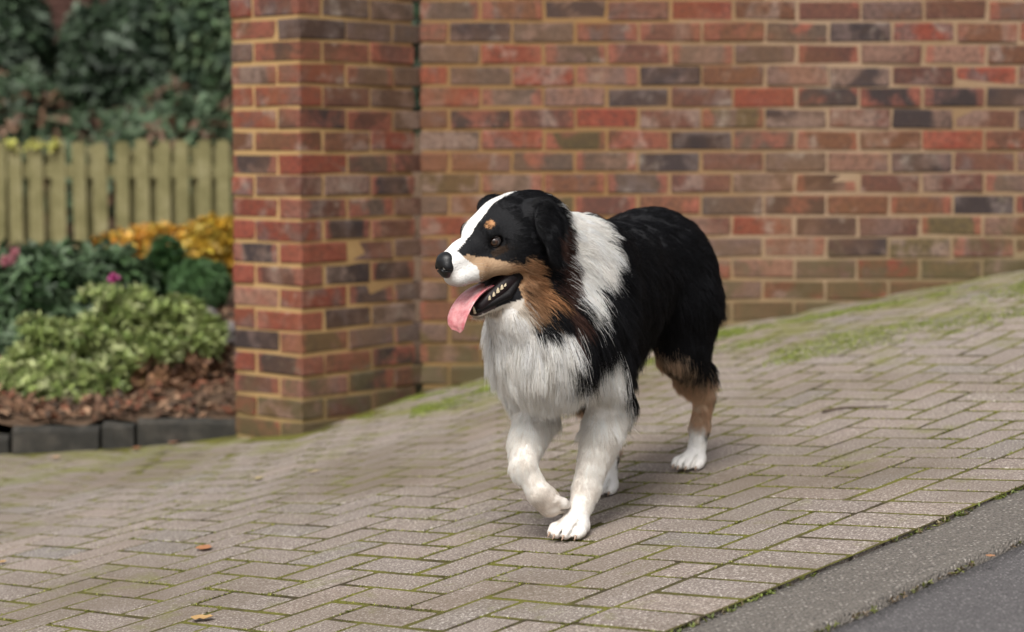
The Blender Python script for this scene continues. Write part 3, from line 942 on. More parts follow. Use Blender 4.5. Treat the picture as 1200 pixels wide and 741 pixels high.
# ---------------------------------------------------------------- the dog: one skin grown from a field of soft-joined forms
DS = np.array([.11, 4.115]); DH = np.array([-.438, -.899]); DL = np.array([.899, -.438])
def Lw(f, l, z):
    """dog's own frame: forward, left of its middle line, height"""
    f = np.asarray(f, float); l = np.asarray(l, float)
    return np.stack(np.broadcast_arrays(DS[0] + DH[0] * f + DL[0] * l, DS[1] + DH[1] * f + DL[1] * l, z), -1)
def Linv(p):
    q = p[..., :2] - DS
    return np.stack([q @ DH, q @ DL, p[..., 2]], -1)
HE = np.array([-.0631, 3.8995, .6280])                       # between the eyes
HA = np.array([-.72274, -.60056, -.34202]); HB = np.array([.63910, -.76912, 0.0]); HCc = np.array([-.26306, -.21859, .93969])
def Hw(a, b, c):
    a, b, c = [np.asarray(v, float)[..., None] for v in (a, b, c)]
    return HE + HA * a + HB * b + HCc * c
def Hinv(p):
    q = p - HE
    return np.stack([q @ HA, q @ HB, q @ HCc], -1)
HM = np.stack([HA, HB, HCc], 1)
DM = np.array([[DH[0], DL[0], 0], [DH[1], DL[1], 0], [0, 0, 1.0]])
PRIM = []
def cone(p, q, r1, r2, k=.03, op='u'): PRIM.append(('c', np.asarray(p, float).ravel(), np.asarray(q, float).ravel(), r1, r2, k, op))
def ell(p, r, M_=None, k=.03, op='u'): PRIM.append(('e', np.asarray(p, float).ravel(), np.asarray(r, float), np.eye(3) if M_ is None else M_, None, k, op))
def rotm(M_, ax, deg):
    a = math.radians(deg); c, s = math.cos(a), math.sin(a)
    R = [np.array([[1, 0, 0], [0, c, -s], [0, s, c]]), np.array([[c, 0, s], [0, 1, 0], [-s, 0, c]]), np.array([[c, -s, 0], [s, c, 0], [0, 0, 1]])][ax]
    return M_ @ R
# trunk
ell(Lw(-.11, 0, .470), (.23, .120, .158), DM, .02)
ell(Lw(.07, 0, .425), (.125, .112, .150), DM, .06)
ell(Lw(-.29, 0, .515), (.22, .112, .125), DM, .06)
ell(Lw(-.46, 0, .542), (.15, .125, .118), DM, .06)
ell(Lw(-.05, 0, .560), (.13, .075, .075), DM, .06)
ell(Lw(-.57, 0, .565), (.05, .045, .05), DM, .05)            # stump of the tail
# neck and throat
cone(Lw(-.03, 0, .530), Hw(-.115, 0, -.045), .108, .078, .06)
cone(Lw(.08, 0, .44), Hw(-.06, .0, -.13), .10, .060, .05)
cone(Lw(.13, 0, .43), Hw(-.035, .0, -.185), .085, .048, .05)
# shoulders and thighs
ell(Lw(.00, .085, .43), (.075, .045, .105), DM, .04)
ell(Lw(.02, -.085, .43), (.075, .045, .105), DM, .04)
for s in (1, -1):
    ell(Lw(-.475, .075 * s, .455), (.115, .062, .135), rotm(DM, 1, 15), .05)
# left foreleg, planted
def chain(pts, k=.02):
    for (p, r1), (q, r2) in zip(pts[:-1], pts[1:]): cone(p, q, r1, r2, k)
chain([(Lw(.00, .082, .36), .055), (Lw(-.062, .076, .275), .044)], .04)
chain([(Lw(-.058, .076, .275), .043), (Lw(-.025, .071, .205), .036), (Lw(.016, .057, .100), .026), (Lw(.052, .050, .040), .023)], .010)
# right foreleg, lifted with the paw folded back
chain([(Lw(.03, -.080, .36), .055), (Lw(.008, -.066, .245), .043)], .04)
chain([(Lw(.008, -.066, .245), .042), (Lw(.070, -.055, .193), .032), (Lw(.114, -.042, .150), .0250)], .012)
chain([(Lw(.114, -.040, .148), .0245), (Lw(.110, -.010, .100), .0215), (Lw(.085, .005, .066), .0215)], .010)
# hind legs
for (hip, knee, hock, foot_) in (((-.46, .075, .44), (-.452, .080, .338), (-.668, .055, .205), (-.628, .051, .075)),
                                  ((-.45, -.075, .44), (-.27, -.090, .300), (-.432, -.079, .160), (-.385, -.070, .050))):
    chain([(Lw(*hip), .085), (Lw(*knee), .040)], .05)
    m_ = tuple(.5 * (a + b) for a, b in zip(knee, hock))
    chain([(Lw(*knee), .042), (Lw(*m_), .030), (Lw(*hock), .019)], .05)
    chain([(Lw(*hock), .023), (Lw(*[.5 * (a + b) for a, b in zip(hock, foot_)]), .020), (Lw(*foot_), .021)], .015)
# paws: pad, four toes
CLAWS = []
def paw(center, yaw, gz, s=1.0, pitch=0.0, M3=None):
    c = np.asarray(center, float)
    if M3 is None:
        f = np.array([math.cos(yaw), math.sin(yaw), 0]); M3 = np.stack([f, np.array([-f[1], f[0], 0]), np.array([0, 0, 1.0])], 1)
    w = lambda x, y, z: c + M3 @ np.array([x, y, z]) * s
    ell(w(-.006, 0, .020), np.array([.034, .028, .022]) * s, M3, .012)
    for (y, x) in ((-.0268, .006), (-.0092, .019), (.0092, .019), (.0268, .006)):
        cone(w(x - .010, y * .8, .022), w(x + .008, y, .0165), .0105 * s, .0112 * s, .0030)
        cone(w(x + .008, y, .0165), w(x + .018, y * 1.02, .012), .0112 * s, .0088 * s, .003)
    for y in (-.0178, 0, .0178):
        cone(w(.036, y * 1.05, .012), w(.004, y * .85, .0335), .0042 * s, .0022 * s, .003, 's')
    for (y, x) in ((-.0268, .006), (-.0092, .019), (.0092, .019), (.0268, .006)):
        CLAWS.append((w(x + .024, y * 1.03, .0125), w(x + .0325, y * 1.05, .005), .0030 * s))
yawd = math.atan2(DH[1], DH[0])
pl = Lw(.072, .048, 0); pl[2] = g(pl[0], pl[1]); paw(pl, yawd - .12, 0, 1.12)
pl = Lw(-.606, .048, 0); pl[2] = g(pl[0], pl[1]); paw(pl, yawd - .10, 0, 1.05)
pl = Lw(-.365, -.069, 0); pl[2] = g(pl[0], pl[1]); paw(pl, yawd - .05, 0, 1.0)
# folded paw: toes point down and back
_f = Lw(.055, .012, .040) - Lw(.105, -.008, .098); _f = _f / np.linalg.norm(_f)
_u = DM @ np.array([1.0, -.25, .35]); _u = _u - _f * (_u @ _f); _u /= np.linalg.norm(_u)
paw(Lw(.088, .002, .078) - _u * .020, 0, 0, 1.02, M3=np.stack([_f, np.cross(_u, _f), _u], 1))
# head
ell(Hw(-.070, 0, -.010), (.078, .066, .058), HM, .02)
ell(Hw(-.125, 0, -.025), (.055, .050, .046), HM, .04)
for s in (1, -1):
    ell(Hw(-.008, .028 * s, .004), (.026, .022, .020), HM, .02)      # brows
    ell(Hw(-.055, .050 * s, -.055), (.052, .028, .045), HM, .035)    # cheeks
cone(Hw(.000, 0, -.024), Hw(.050, 0, -.026), .036, .029, .025)
cone(Hw(.050, 0, -.025), Hw(.086, 0, -.0265), .029, .0250, .015)
for s in (1, -1):
    cone(Hw(.080, .0120 * s, -.0565), Hw(.040, .021 * s, -.058), .0190, .0210, .014)
    cone(Hw(.040, .021 * s, -.056), Hw(-.020, .034 * s, -.066), .021, .022, .016)
cone(Hw(-.045, .0, -.110), Hw(.020, 0, -.143), .040, .018, .012)    # lower jaw
for s in (1, -1): cone(Hw(-.01, .020 * s, -.132), Hw(.060, .008 * s, -.141), .017, .0095, .012)
for s in (1, -1):                                                     # eye hollows
    ell(Hw(-.004, .040 * s, -.0155), (.015, .012, .011), HM, .010, 's')
for s in (1, -1):                                                     # parted lips
    cone(Hw(-.020, .056 * s, -.101), Hw(.075, .040 * s, -.116), .015, .016, .008, 's')
    cone(Hw(-.018, .030 * s, -.101), Hw(.075, .012 * s, -.116), .013, .014, .006, 's')
# ears
def earm(s, tilt, swing): return rotm(rotm(HM, 0, tilt * s), 2, swing * s)
ell(Hw(-.108, .060, .012), (.028, .020, .018), rotm(HM, 0, -40), .016)
ell(Hw(-.101, .088, -.018), (.032, .0085, .046), rotm(rotm(HM, 1, -10), 0, 14), .008)
ell(Hw(-.092, .098, -.058), (.020, .0075, .036), rotm(rotm(HM, 1, -16), 0, 8), .006)
ell(Hw(-.090, -.060, .022), (.030, .018, .020), rotm(HM, 0, 35), .015)
ell(Hw(-.088, -.080, -.018), (.034, .010, .046), rotm(rotm(HM, 1, -10), 0, -12), .010)

def prim_d(pr_, X):
    t, p, q, a, b, k, op = pr_
    if t == 'c':
        d = q - p; l2 = d @ d
        u = np.clip(((X - p) @ d) / l2, 0, 1).astype(np.float32)
        return np.linalg.norm(X - (p + u[..., None] * d), axis=-1) - (a + (b - a) * u)
    Y = (X - p) @ a
    k0 = np.linalg.norm(Y / q, axis=-1); k1 = np.linalg.norm(Y / (q * q), axis=-1)
    return k0 * (k0 - 1) / np.maximum(k1, 1e-6)
def grow(h, lo, hi, prims):
    n = [int((hi[i] - lo[i]) / h) + 1 for i in range(3)]
    D = np.full(n, 1.0, np.float32)
    ax = [lo[i] + h * np.arange(n[i], dtype=np.float32) for i in range(3)]
    for pr_ in prims:
        t, p, q, a, b, k, op = pr_
        m = k + .035
        if t == 'c': l_ = np.minimum(p - a, q - b) - m; h_ = np.maximum(p + a, q + b) + m; l_ = np.minimum(l_, np.minimum(p, q) - max(a, b) - m); h_ = np.maximum(h_, np.maximum(p, q) + max(a, b) + m)
        else: R = np.sqrt(((a * q) ** 2).sum(1)); l_ = p - R - m; h_ = p + R + m
        sl_ = tuple(slice(max(0, int((l_[i] - lo[i]) / h)), max(0, min(n[i], int((h_[i] - lo[i]) / h) + 2))) for i in range(3))
        if any(s.stop <= s.start for s in sl_): continue
        X = np.stack(np.meshgrid(ax[0][sl_[0]], ax[1][sl_[1]], ax[2][sl_[2]], indexing='ij'), -1)
        d = prim_d(pr_, X).astype(np.float32); o = D[sl_]
        if op == 'u':
            w = np.maximum(k - np.abs(o - d), 0) / k
            D[sl_] = np.minimum(o, d) - w * w * k * .25
        else:
            d = -d; w = np.maximum(k - np.abs(o - d), 0) / k
            D[sl_] = np.maximum(o, d) + w * w * k * .25
    return D, ax
def surface_net(D, lo, h):
    s = D < 0
    nx, ny, nz = D.shape
    c = [(i, j, k) for i in (0, 1) for j in (0, 1) for k in (0, 1)]
    cnt = sum(s[i:nx - 1 + i, j:ny - 1 + j, k:nz - 1 + k].astype(np.int8) for i, j, k in c)
    act = (cnt > 0) & (cnt < 8)
    I = np.argwhere(act)
    val = {q: D[I[:, 0] + q[0], I[:, 1] + q[1], I[:, 2] + q[2]] for q in c}
    acc = np.zeros((len(I), 3)); num = np.zeros(len(I))
    for a in c:
        for ax_ in range(3):
            if a[ax_]: continue
            b = list(a); b[ax_] = 1; b = tuple(b)
            va, vb = val[a], val[b]; m = (va < 0) != (vb < 0)
            t = np.where(m, va / np.where(m, va - vb, 1), 0)
            for j in range(3):
                acc[:, j] += np.where(m, a[j] + (t if j == ax_ else 0), 0)
            num += m
    V = (I + acc / num[:, None]) * h + np.asarray(lo)
    idx = np.full(act.shape, -1, np.int32); idx[act] = np.arange(len(I))
    F = []
    for ax_ in range(3):
        o1, o2 = [(1, 2), (2, 0), (0, 1)][ax_]
        A_ = np.moveaxis(s, ax_, 0); e = np.moveaxis(A_[:-1] != A_[1:], 0, ax_)
        E_ = np.argwhere(e)
        E_ = E_[(E_[:, o1] > 0) & (E_[:, o2] > 0) & (E_[:, o1] < D.shape[o1] - 1) & (E_[:, o2] < D.shape[o2] - 1)]
        q = []
        for (da, db) in ((0, 0), (-1, 0), (-1, -1), (0, -1)):
            P_ = E_.copy(); P_[:, o1] += da; P_[:, o2] += db
            q.append(idx[P_[:, 0], P_[:, 1], P_[:, 2]])
        q = np.stack(q, 1)
        inside = s[E_[:, 0], E_[:, 1], E_[:, 2]]
        q[~inside] = q[~inside][:, ::-1]
        F.append(q)
    F = np.concatenate(F); F = F[(F >= 0).all(1)]
    return V, F
GH = .003
GLO = np.array([-.24, 3.70, -.06]); GHI = np.array([.60, 4.86, .74])
FIELD, GAX = grow(GH, GLO, GHI, PRIM)
SV_, SF_ = surface_net(FIELD, GLO, GH)
def field_grad(P_):
    """outward normal of the skin at points, by looking the field up"""
    G = []
    for a in range(3):
        e = np.zeros(3); e[a] = GH * 1.5
        G.append(field_at(P_ + e) - field_at(P_ - e))
    G = np.stack(G, -1); return G / (np.linalg.norm(G, axis=-1, keepdims=True) + 1e-9)
def field_at(P_):
    q = (P_ - GLO) / GH; i = np.clip(q.astype(int), 0, np.array(FIELD.shape) - 2); t = np.clip(q - i, 0, 1)
    r = 0
    for a in (0, 1):
        for b in (0, 1):
            for c in (0, 1):
                w = (t[..., 0] if a else 1 - t[..., 0]) * (t[..., 1] if b else 1 - t[..., 1]) * (t[..., 2] if c else 1 - t[..., 2])
                r = r + w * FIELD[i[..., 0] + a, i[..., 1] + b, i[..., 2] + c]
    return r
# ---- small forms grown the same way
def small(prims, h, pad=.012):
    lo = np.full(3, 9.0); hi = np.full(3, -9.0)
    for t, p, q, a, b, k, op in prims:
        R = np.full(3, max(a, b)) if t == 'c' else np.full(3, q.max())
        for c_ in ((p, q) if t == 'c' else (p,)):
            lo = np.minimum(lo, c_ - R - pad); hi = np.maximum(hi, c_ + R + pad)
    D_, _ = grow(h, lo, hi, prims)
    return surface_net(D_, lo, h)
def collect(fn):
    n = len(PRIM); fn(); out = PRIM[n:]; del PRIM[n:]; return out

# ---- coat
def inpoly(poly, x, y):
    poly = np.asarray(poly); r_ = np.zeros(np.shape(x), bool)
    x1, y1 = poly[-1]
    for x2, y2 in poly:
        c = ((y1 > y) != (y2 > y)) & (x < (x2 - x1) * (y - y1) / (y2 - y1 + 1e-12) + x1)
        r_ ^= c; x1, y1 = x2, y2
    return r_
BLACK, WHITE, TAN, BROWN = np.array([.0060, .0060, .0075]), np.array([.93, .90, .86]), np.array([.46, .235, .105]), np.array([.085, .042, .032])
LTAN = np.array([.50, .33, .20]); CREAM = np.array([.70, .63, .55])
P_WHITE = [(.60, .90), (-.092, .90), (-.080, .646), (-.024, .592), (.022, .530), (.066, .494), (.098, .455), (.122, .432), (.133, .50), (.150, .475), (.166, .447), (.172, .424), (.162, .364), (.142, .330), (.105, .322), (.083, .352), (.055, .378), (.025, .352), (-.006, .305), (-.037, .275), (-.085, .23), (-.12, -.2), (.60, -.2)]
P_TANLEG = [(-.345, .37), (-.40, .325), (-.425, .289), (-.50, .262), (-.57, .252), (-.66, .235), (-.70, .2), (-.70, .128), (-.64, .118), (-.60, .128), (-.30, .128), (-.28, .30)]
P_HEAD = [(.3, .2), (-.190, .2), (-.186, .0), (-.184, -.05), (-.153, -.142), (-.103, -.215), (-.055, -.214), (-.022, -.208), (-.011, -.170), (.0, -.153), (.03, -.166), (.3, -.166)]
P_TAN = [(.072, -.020), (.060, -.016), (.036, -.031), (.013, -.046), (-.008, -.064), (-.028, -.079), (-.038, -.058), (-.052, -.075), (-.064, -.100), (-.078, -.132), (-.068, -.160), (-.046, -.184), (-.022, -.188), (-.008, -.165), (.000, -.127), (.02, -.104), (.066, -.104)]
P_BROWN = [(-.098, -.060), (-.175, -.050), (-.153, -.142), (-.103, -.218), (-.068, -.218), (-.082, -.166), (-.094, -.12)]
def wob(p, s, a):
    x, y, z = p[:, 0] * s, p[:, 1] * s, p[:, 2] * s
    return a * (np.sin(x * 1.3 + 2 * np.sin(y * 1.1)) + np.sin(y * 1.7 + 1.5 * np.sin(z * 1.3)) + np.sin(z * 1.9 + 1.7 * np.sin(x * .9))) / 2
def coat(p, jit=0.0, r=None):
    n = len(p)
    if jit: p = p + r.normal(0, jit, p.shape)
    f, l, z = Linv(p).T; a, b, c = Hinv(p).T
    w1 = wob(p, 70, .004); w2 = wob(p + 3, 60, .004)
    gz = g(p[:, 0], p[:, 1])
    col = np.tile(BLACK, (n, 1))
    f2 = np.where((l < 0) & (z < .36), f - .235, f)
    low = (z - gz)
    tan = inpoly(P_TANLEG, f2 + w1, low + .045 + w2) & (f < -.22)
    inner = (np.abs(l) < .055) & (f < -.30) & (z < .33) & (z > .13)
    col[tan | inner] = np.array([.68, .49, .34])
    hindw = (f < -.22) & ((low < .052 + w2) | ((low < .090 + w2) & (f2 + w1 > -.635)))
    col[hindw] = WHITE
    col[(f < -.22) & (f2 + w1 < np.interp(low, [.08, .16, .22, .30], [-.682, -.672, -.650, -.600])) & (low > .085) & (low < .30)] = BLACK
    wh = inpoly(P_WHITE, np.where(l < 0, f + .12 * np.clip(-l / .03, 0, 1), f) + w1, z + w2)
    col[wh] = WHITE
    under = (f > -.16) & (z < .31) & (np.abs(l) < .05); col[under] = WHITE
    bl = np.abs(b)
    hd = inpoly(P_HEAD, a + w1 * .6, c + w2 * .6) & (f > .05) & ((b > -.01) | (c > -.16))
    hc = np.tile(BLACK, (n, 1))
    br_ = inpoly(P_BROWN, a + w1, c + w2) & (b > .02); hc[br_] = BROWN
    tn = inpoly(P_TAN, a + w1 * .6, c + w2 * .6) & (bl > .018) & ((b > 0) | (c > -.15))
    tn |= (a > .0) & (c < np.interp(a, [0, .03, .06], [-.075, -.050, -.035])) & (c > -.106) & (bl > .012)
    t_ = np.clip((-a - .0) / .08, 0, 1)[:, None]
    hc = np.where(tn[:, None], LTAN * (1 - t_) * .95 + TAN * t_, hc)
    und = (np.abs(a - .002) < .013) & (np.abs(c + .034 + .25 * a) < .006) & (bl > .02); hc[und] = .05 * TAN
    spot = ((a + .002) / .011) ** 2 + ((bl - .037) / .010) ** 2 + ((c - .019) / .009) ** 2 < 1.0 + w1 * 60
    hc[spot] = TAN * 1.05
    half = np.interp(a, [-.12, -.07, -.02, .015, .035, .05], [.006, .019, .019, .015, .020, .026])
    blaze = (np.abs(b + .010 + w1 * .3) < half) & (c > -.03) & (a > -.115)
    muz = (a + w1 * .9 > .074 + .29 * c)
    hc[blaze | (muz & (c > -.112))] = WHITE
    jaw = (c < -.100) & (a > -.02) & (bl > .0); hc[jaw & (c > -.143)] = BLACK * 1.5
    hc[jaw & (c <= -.143)] = CREAM
    chin = (a > .03) & (c < -.118); hc[chin] = (.06, .04, .04); hc[chin & (c < -.144)] = CREAM
    lipg = np.clip((-c - .048) / .036, 0, 1) * np.clip((a - .02) / .02, 0, 1) * (c > -.096)  # lip pigment and the lower muzzle's shading, both painted in as grey
    hc = hc * (1 - .55 * lipg[:, None])
    col = np.where(hd[:, None], hc, col)
    pw_ = np.exp(-((f - .085) ** 2 + (l - .005) ** 2 + (z - .072) ** 2) / .0018)[:, None] * .6
    leg = ((f > -.09) * np.clip((.30 - low) / .12, 0, 1))[:, None] * (.04 + .20 * np.clip(np.sin(w1 * 700 + z * 90), 0, 1))[:, None]
    col = col * (1 - leg) + np.minimum(col, np.array([.55, .45, .36])) * leg
    col = col * (1 - pw_) + np.minimum(col, np.array([.50, .38, .28])) * pw_
    toe = np.clip(1 - low / .022, 0, 1)[:, None] * (.5 + .5 * np.sin(w1 * 900 + f * 210))[:, None] * .55
    col = col * (1 - toe) + np.minimum(col, np.array([.36, .23, .15])) * toe
    return col

dog = thing('dog', 'black white and tan shaggy dog walking on the paving with its tongue out', 'dog', (DS[0], DS[1], float(g(*DS))))
bcol = coat(SV_)
k = NT('dog_skin', .75, .25)
k.color(k.n('ShaderNodeAttribute', attribute_name='Col').outputs['Color'])
k.bump(k.noise(k.obj(), 260, 3), .6, .003)
body = ob('body', tris_mesh('body', SV_, SF_, k.m, True, bcol * .8)); world_child(body, dog)

# ---- fur: (place, direction, length, lift), blended between
def DV(f, l, z): return DM @ np.array([f, l, z], float)
def HV(a, b, c): return HM @ np.array([a, b, c], float)
FC = []
def fc(p, d, ln, lift): FC.append((np.asarray(p, float).ravel(), np.asarray(d, float), ln, lift))
for s in (1, -1):
    fc(Lw(-.05, .07 * s, .62), DV(-1, .25 * s, -.25), .042, .22); fc(Lw(-.25, .07 * s, .62), DV(-1, .3 * s, -.15), .028, .13)
    fc(Lw(-.45, .07 * s, .63), DV(-1, .3 * s, -.2), .030, .15); fc(Lw(-.57, .05 * s, .58), DV(-.7, .2 * s, -.7), .060, .3)
    fc(Lw(-.10, .12 * s, .48), DV(-.75, .0, -.65), .038, .15); fc(Lw(-.28, .12 * s, .48), DV(-.7, 0, -.7), .038, .15)
    fc(Lw(-.10, .11 * s, .34), DV(-.5, 0, -.85), .050, .2); fc(Lw(-.28, .10 * s, .38), DV(-.5, 0, -.85), .060, .2)
    fc(Lw(-.05, .05 * s, .30), DV(-.3, 0, -.95), .060, .25); fc(Lw(-.25, .03 * s, .36), DV(-.3, 0, -.95), .060, .2)
    fc(Lw(-.48, .13 * s, .48), DV(-.55, 0, -.8), .040, .18); fc(Lw(-.48, .12 * s, .36), DV(-.45, 0, -.9), .042, .2)
    fc(Lw(-.60, .08 * s, .44), DV(-.45, .1 * s, -.85), .060, .36); fc(Lw(-.58, .09 * s, .32), DV(-.22, .0, -.97), .050, .26)
    fc(Lw(-.40, .08 * s, .33), DV(-.3, 0, -.9), .024, .15)
    fc(Lw(-.52, .03 * s, .33), DV(-.2, 0, -.95), .024, .15)
    # collar and ruff
    fc(Lw(.05, .10 * s, .58), DV(-.75, .2 * s, -.6), .062, .3); fc(Lw(.08, .11 * s, .48), DV(-.45, .15 * s, -.9), .066, .28)
    fc(Lw(.00, .05 * s, .64), DV(-.95, .25 * s, -.2), .055, .26); fc(Lw(.12, .05 * s, .66), DV(-.9, .3 * s, -.1), .045, .24)
    fc(Lw(.14, .07 * s, .42), DV(-.1, .15 * s, -1), .066, .26); fc(Lw(.05, .12 * s, .36), DV(-.3, .1 * s, -.95), .052, .22)
    # forelegs
    fc(Lw(-.02, .09 * s, .27), DV(-.3, 0, -.95), .034, .22); fc(Lw(-.09, .08 * s, .26), DV(-.7, 0, -.7), .055, .35)
    fc(Lw(-.03, .10 * s, .20), DV(-.25, 0, -.95), .022, .20)
    fc(Hw(-.105, .075 * s, -.10), HV(-.75, .1 * s, -.65), .050, .26); fc(Hw(-.08, .07 * s, -.17), HV(-.5, .1 * s, -.9), .055, .26)
    fc(Hw(-.05, .065 * s, -.10), HV(-.8, .15 * s, -.5), .026, .2); fc(Hw(-.03, .05 * s, -.15), HV(-.6, .05 * s, -.8), .036, .22)
    fc(Hw(-.03, .06 * s, -.04), HV(-.9, .1 * s, -.35), .016, .17); fc(Hw(.00, .045 * s, -.035), HV(-.95, .1 * s, -.2), .010, .15)
    fc(Hw(.05, .03 * s, -.04), HV(-.95, .1 * s, -.25), .007, .14); fc(Hw(.085, .02 * s, -.04), HV(-.9, .15 * s, -.3), .005, .13)
    fc(Hw(.06, .03 * s, -.075), HV(-.8, .05 * s, -.5), .007, .15); fc(Hw(.01, .035 * s, -.08), HV(-.9, .05 * s, -.3), .007, .15)
    fc(Hw(.0, .03 * s, .015), HV(-.9, .2 * s, .3), .009, .16); fc(Hw(-.06, .045 * s, .03), HV(-.95, .3 * s, .1), .018, .17)
    fc(Hw(-.02, .045 * s, -.015), HV(-.95, .15 * s, -.1), .004, .1)
    # ears
    fc(Hw(-.115, .07 * s, .035), HV(-.7, .4 * s, -.1), .020, .18); fc(Hw(-.11, .10 * s, -.02), HV(-.3, .1 * s, -1), .016, .14); fc(Hw(-.095, .105 * s, -.07), HV(-.2, 0, -1), .020, .14)
    fc(Hw(-.15, .07 * s, -.02), HV(-.7, .2 * s, -.6), .034, .25)
fc(Lw(.19, 0, .40), DV(.1, 0, -1), .052, .30); fc(Lw(.17, 0, .32), DV(-.1, 0, -1), .048, .26); fc(Lw(.08, 0, .27), DV(-.3, 0, -1), .045, .25)
fc(Hw(-.01, 0, -.19), DV(.05, 0, -1), .042, .26); fc(Hw(.02, 0, -.165), DV(-.1, 0, -1), .016, .2); fc(Hw(-.05, 0, -.23), DV(.05, 0, -1), .058, .28)
fc(Hw(.03, 0, .0), HV(-1, 0, .3), .008, .14); fc(Hw(.07, 0, -.005), HV(-1, 0, .1), .006, .13); fc(Hw(-.03, 0, .03), HV(-1, 0, .3), .008, .14)
fc(Hw(-.10, 0, .045), HV(-1, 0, 0), .018, .18); fc(Hw(-.15, 0, .0), HV(-.9, 0, -.2), .035, .22)
fc(Lw(.016, .057, .11), DV(.05, 0, -1), .016, .18); fc(Lw(.02, .085, .11), DV(0, .1, -1), .016, .18); fc(Lw(.07, .05, .03), DV(.6, 0, -.7), .008, .16); fc(Lw(-.01, .055, .12), DV(-.4, 0, -.9), .018, .25)
fc(Lw(-.035, .07, .19), DV(-.7, 0, -.7), .042, .4)
fc(Lw(.07, -.055, .20), DV(.5, 0, -.85), .020, .18); fc(Lw(.02, -.06, .20), DV(-.5, 0, -.85), .040, .4); fc(Lw(.116, -.04, .14), DV(.3, .2, -.9), .016, .17); fc(Lw(.10, -.01, .09), DV(-.2, .5, -.8), .014, .16); fc(Lw(.08, .01, .06), DV(-.4, .3, -.8), .010, .15)
for (x, l_, z_) in ((-.668, .055, .205), (-.43, -.079, .16)):
    fc(Lw(x, l_, z_), DV(-.1, 0, -1), .012, .15); fc(Lw(x - .015, l_, z_ - .02), DV(-.25, 0, -.95), .020, .25)
    fc(Lw(x + .02, l_, z_ - .08), DV(0, 0, -1), .013, .16); fc(Lw(x + .06, l_, z_ - .16), DV(.5, 0, -.8), .008, .15)
for (p0, p1, r0_) in CLAWS:
    pb = p0 + (p0 - p1) / np.linalg.norm(p0 - p1) * .012; fc(pb + [0, 0, .004], (p1 - p0), .0032, .10); 
for q in ((.055, .05, .045), (-.622, .05, .07), (-.38, -.069, .05)): fc(Lw(*q), DV(.5, 0, -.8), .007, .14)
fc(Lw(.095, -.048, .172), DV(.4, 0, -.9), .016, .17); fc(Lw(.05, -.055, .20), DV(.4, 0, -.9), .020, .18); fc(Lw(.0, .064, .15), DV(-.05, 0, -1), .018, .18); fc(Lw(.008, .085, .15), DV(-.05, 0, -1), .018, .18)
fc(Lw(-.645, .055, .262), DV(-.1, 0, -1), .020, .14); fc(Lw(-.60, .06, .27), DV(-.15, 0, -1), .030, .16)
fc(Hw(-.135, .048, .022), HV(-.8, .3, .35), .024, .24); fc(Hw(-.15, .03, .012), HV(-.9, .1, .1), .030, .25)
FP = np.array([q[0] for q in FC]); FD = np.array([q[1] / np.linalg.norm(q[1]) for q in FC]); FL = np.array([q[2] for q in FC]); FT = np.array([q[3] for q in FC])

lowleg = (FP[:, 2] < .25) & (FL < .023); FT[lowleg] *= 1.7; FL[lowleg] *= 1.15
rg = np.random.default_rng(42)
tri = np.concatenate([SF_[:, [0, 1, 2]], SF_[:, [0, 2, 3]]])
ta, tb, tc = SV_[tri[:, 0]], SV_[tri[:, 1]], SV_[tri[:, 2]]
area = np.linalg.norm(np.cross(tb - ta, tc - ta), axis=1) / 2
def blend(p):
    out_d = np.zeros((len(p), 3)); out_l = np.zeros(len(p)); out_t = np.zeros(len(p))
    for i in range(0, len(p), 20000):
        q = p[i:i + 20000]
        d2 = ((q[:, None] - FP[None]) ** 2).sum(-1)
        w = 1 / (d2 + .0006) ** 2.2
        w /= w.sum(1, keepdims=True)
        out_d[i:i + 20000] = w @ FD; out_l[i:i + 20000] = w @ FL; out_t[i:i + 20000] = w @ FT
    return out_d, out_l, out_t
mid = (ta + tb + tc) / 3
_, ml, _ = blend(mid)
dens = np.clip(.026 / ml, .9, 3.2)
NF = 400000
pk = rg.choice(len(tri), NF, p=area * dens / (area * dens).sum())
u1, u2 = np.sqrt(rg.random(NF)), rg.random(NF)
root = ta[pk] * (1 - u1)[:, None] + tb[pk] * (u1 * (1 - u2))[:, None] + tc[pk] * (u1 * u2)[:, None]
nrm = field_grad(root)
# no fur in the mouth, on the eyes, nose, pads or inside other forms
ha, hb, hc_ = Hinv(root).T
hbl = np.abs(hb)
bad = (ha > .092) & (hc_ > -.064)
bad |= ((ha + .004) / .0125) ** 2 + ((hbl - .036) / .018) ** 2 + ((hc_ + .0155) / .0095) ** 2 < 1
bad |= (ha > -.020) & (ha < .11) & (hc_ < -.088 + .05 * np.clip(-ha - .01, 0, 1)) & (hc_ > -.150) & (nrm @ HCc < .9) & (Linv(root)[:, 0] > .2) & ~((ha < -.022) & (hc_ > -.092)) & (ha * .0 + hc_ > -.146 - .0 * ha)
low_ = root[:, 2] - g(root[:, 0], root[:, 1])
bad |= (low_ < .012) & (nrm[:, 2] < -.2)
keep = ~bad
root, nrm = root[keep], nrm[keep]
NF = len(root)
fd, fl, ft = blend(root)
fd += rg.normal(0, 1, fd.shape) * np.interp(fl, [.006, .05], [.08, .15])[:, None]
fd -= nrm * (fd * nrm).sum(1, keepdims=True); fd /= np.linalg.norm(fd, axis=1, keepdims=True) + 1e-9
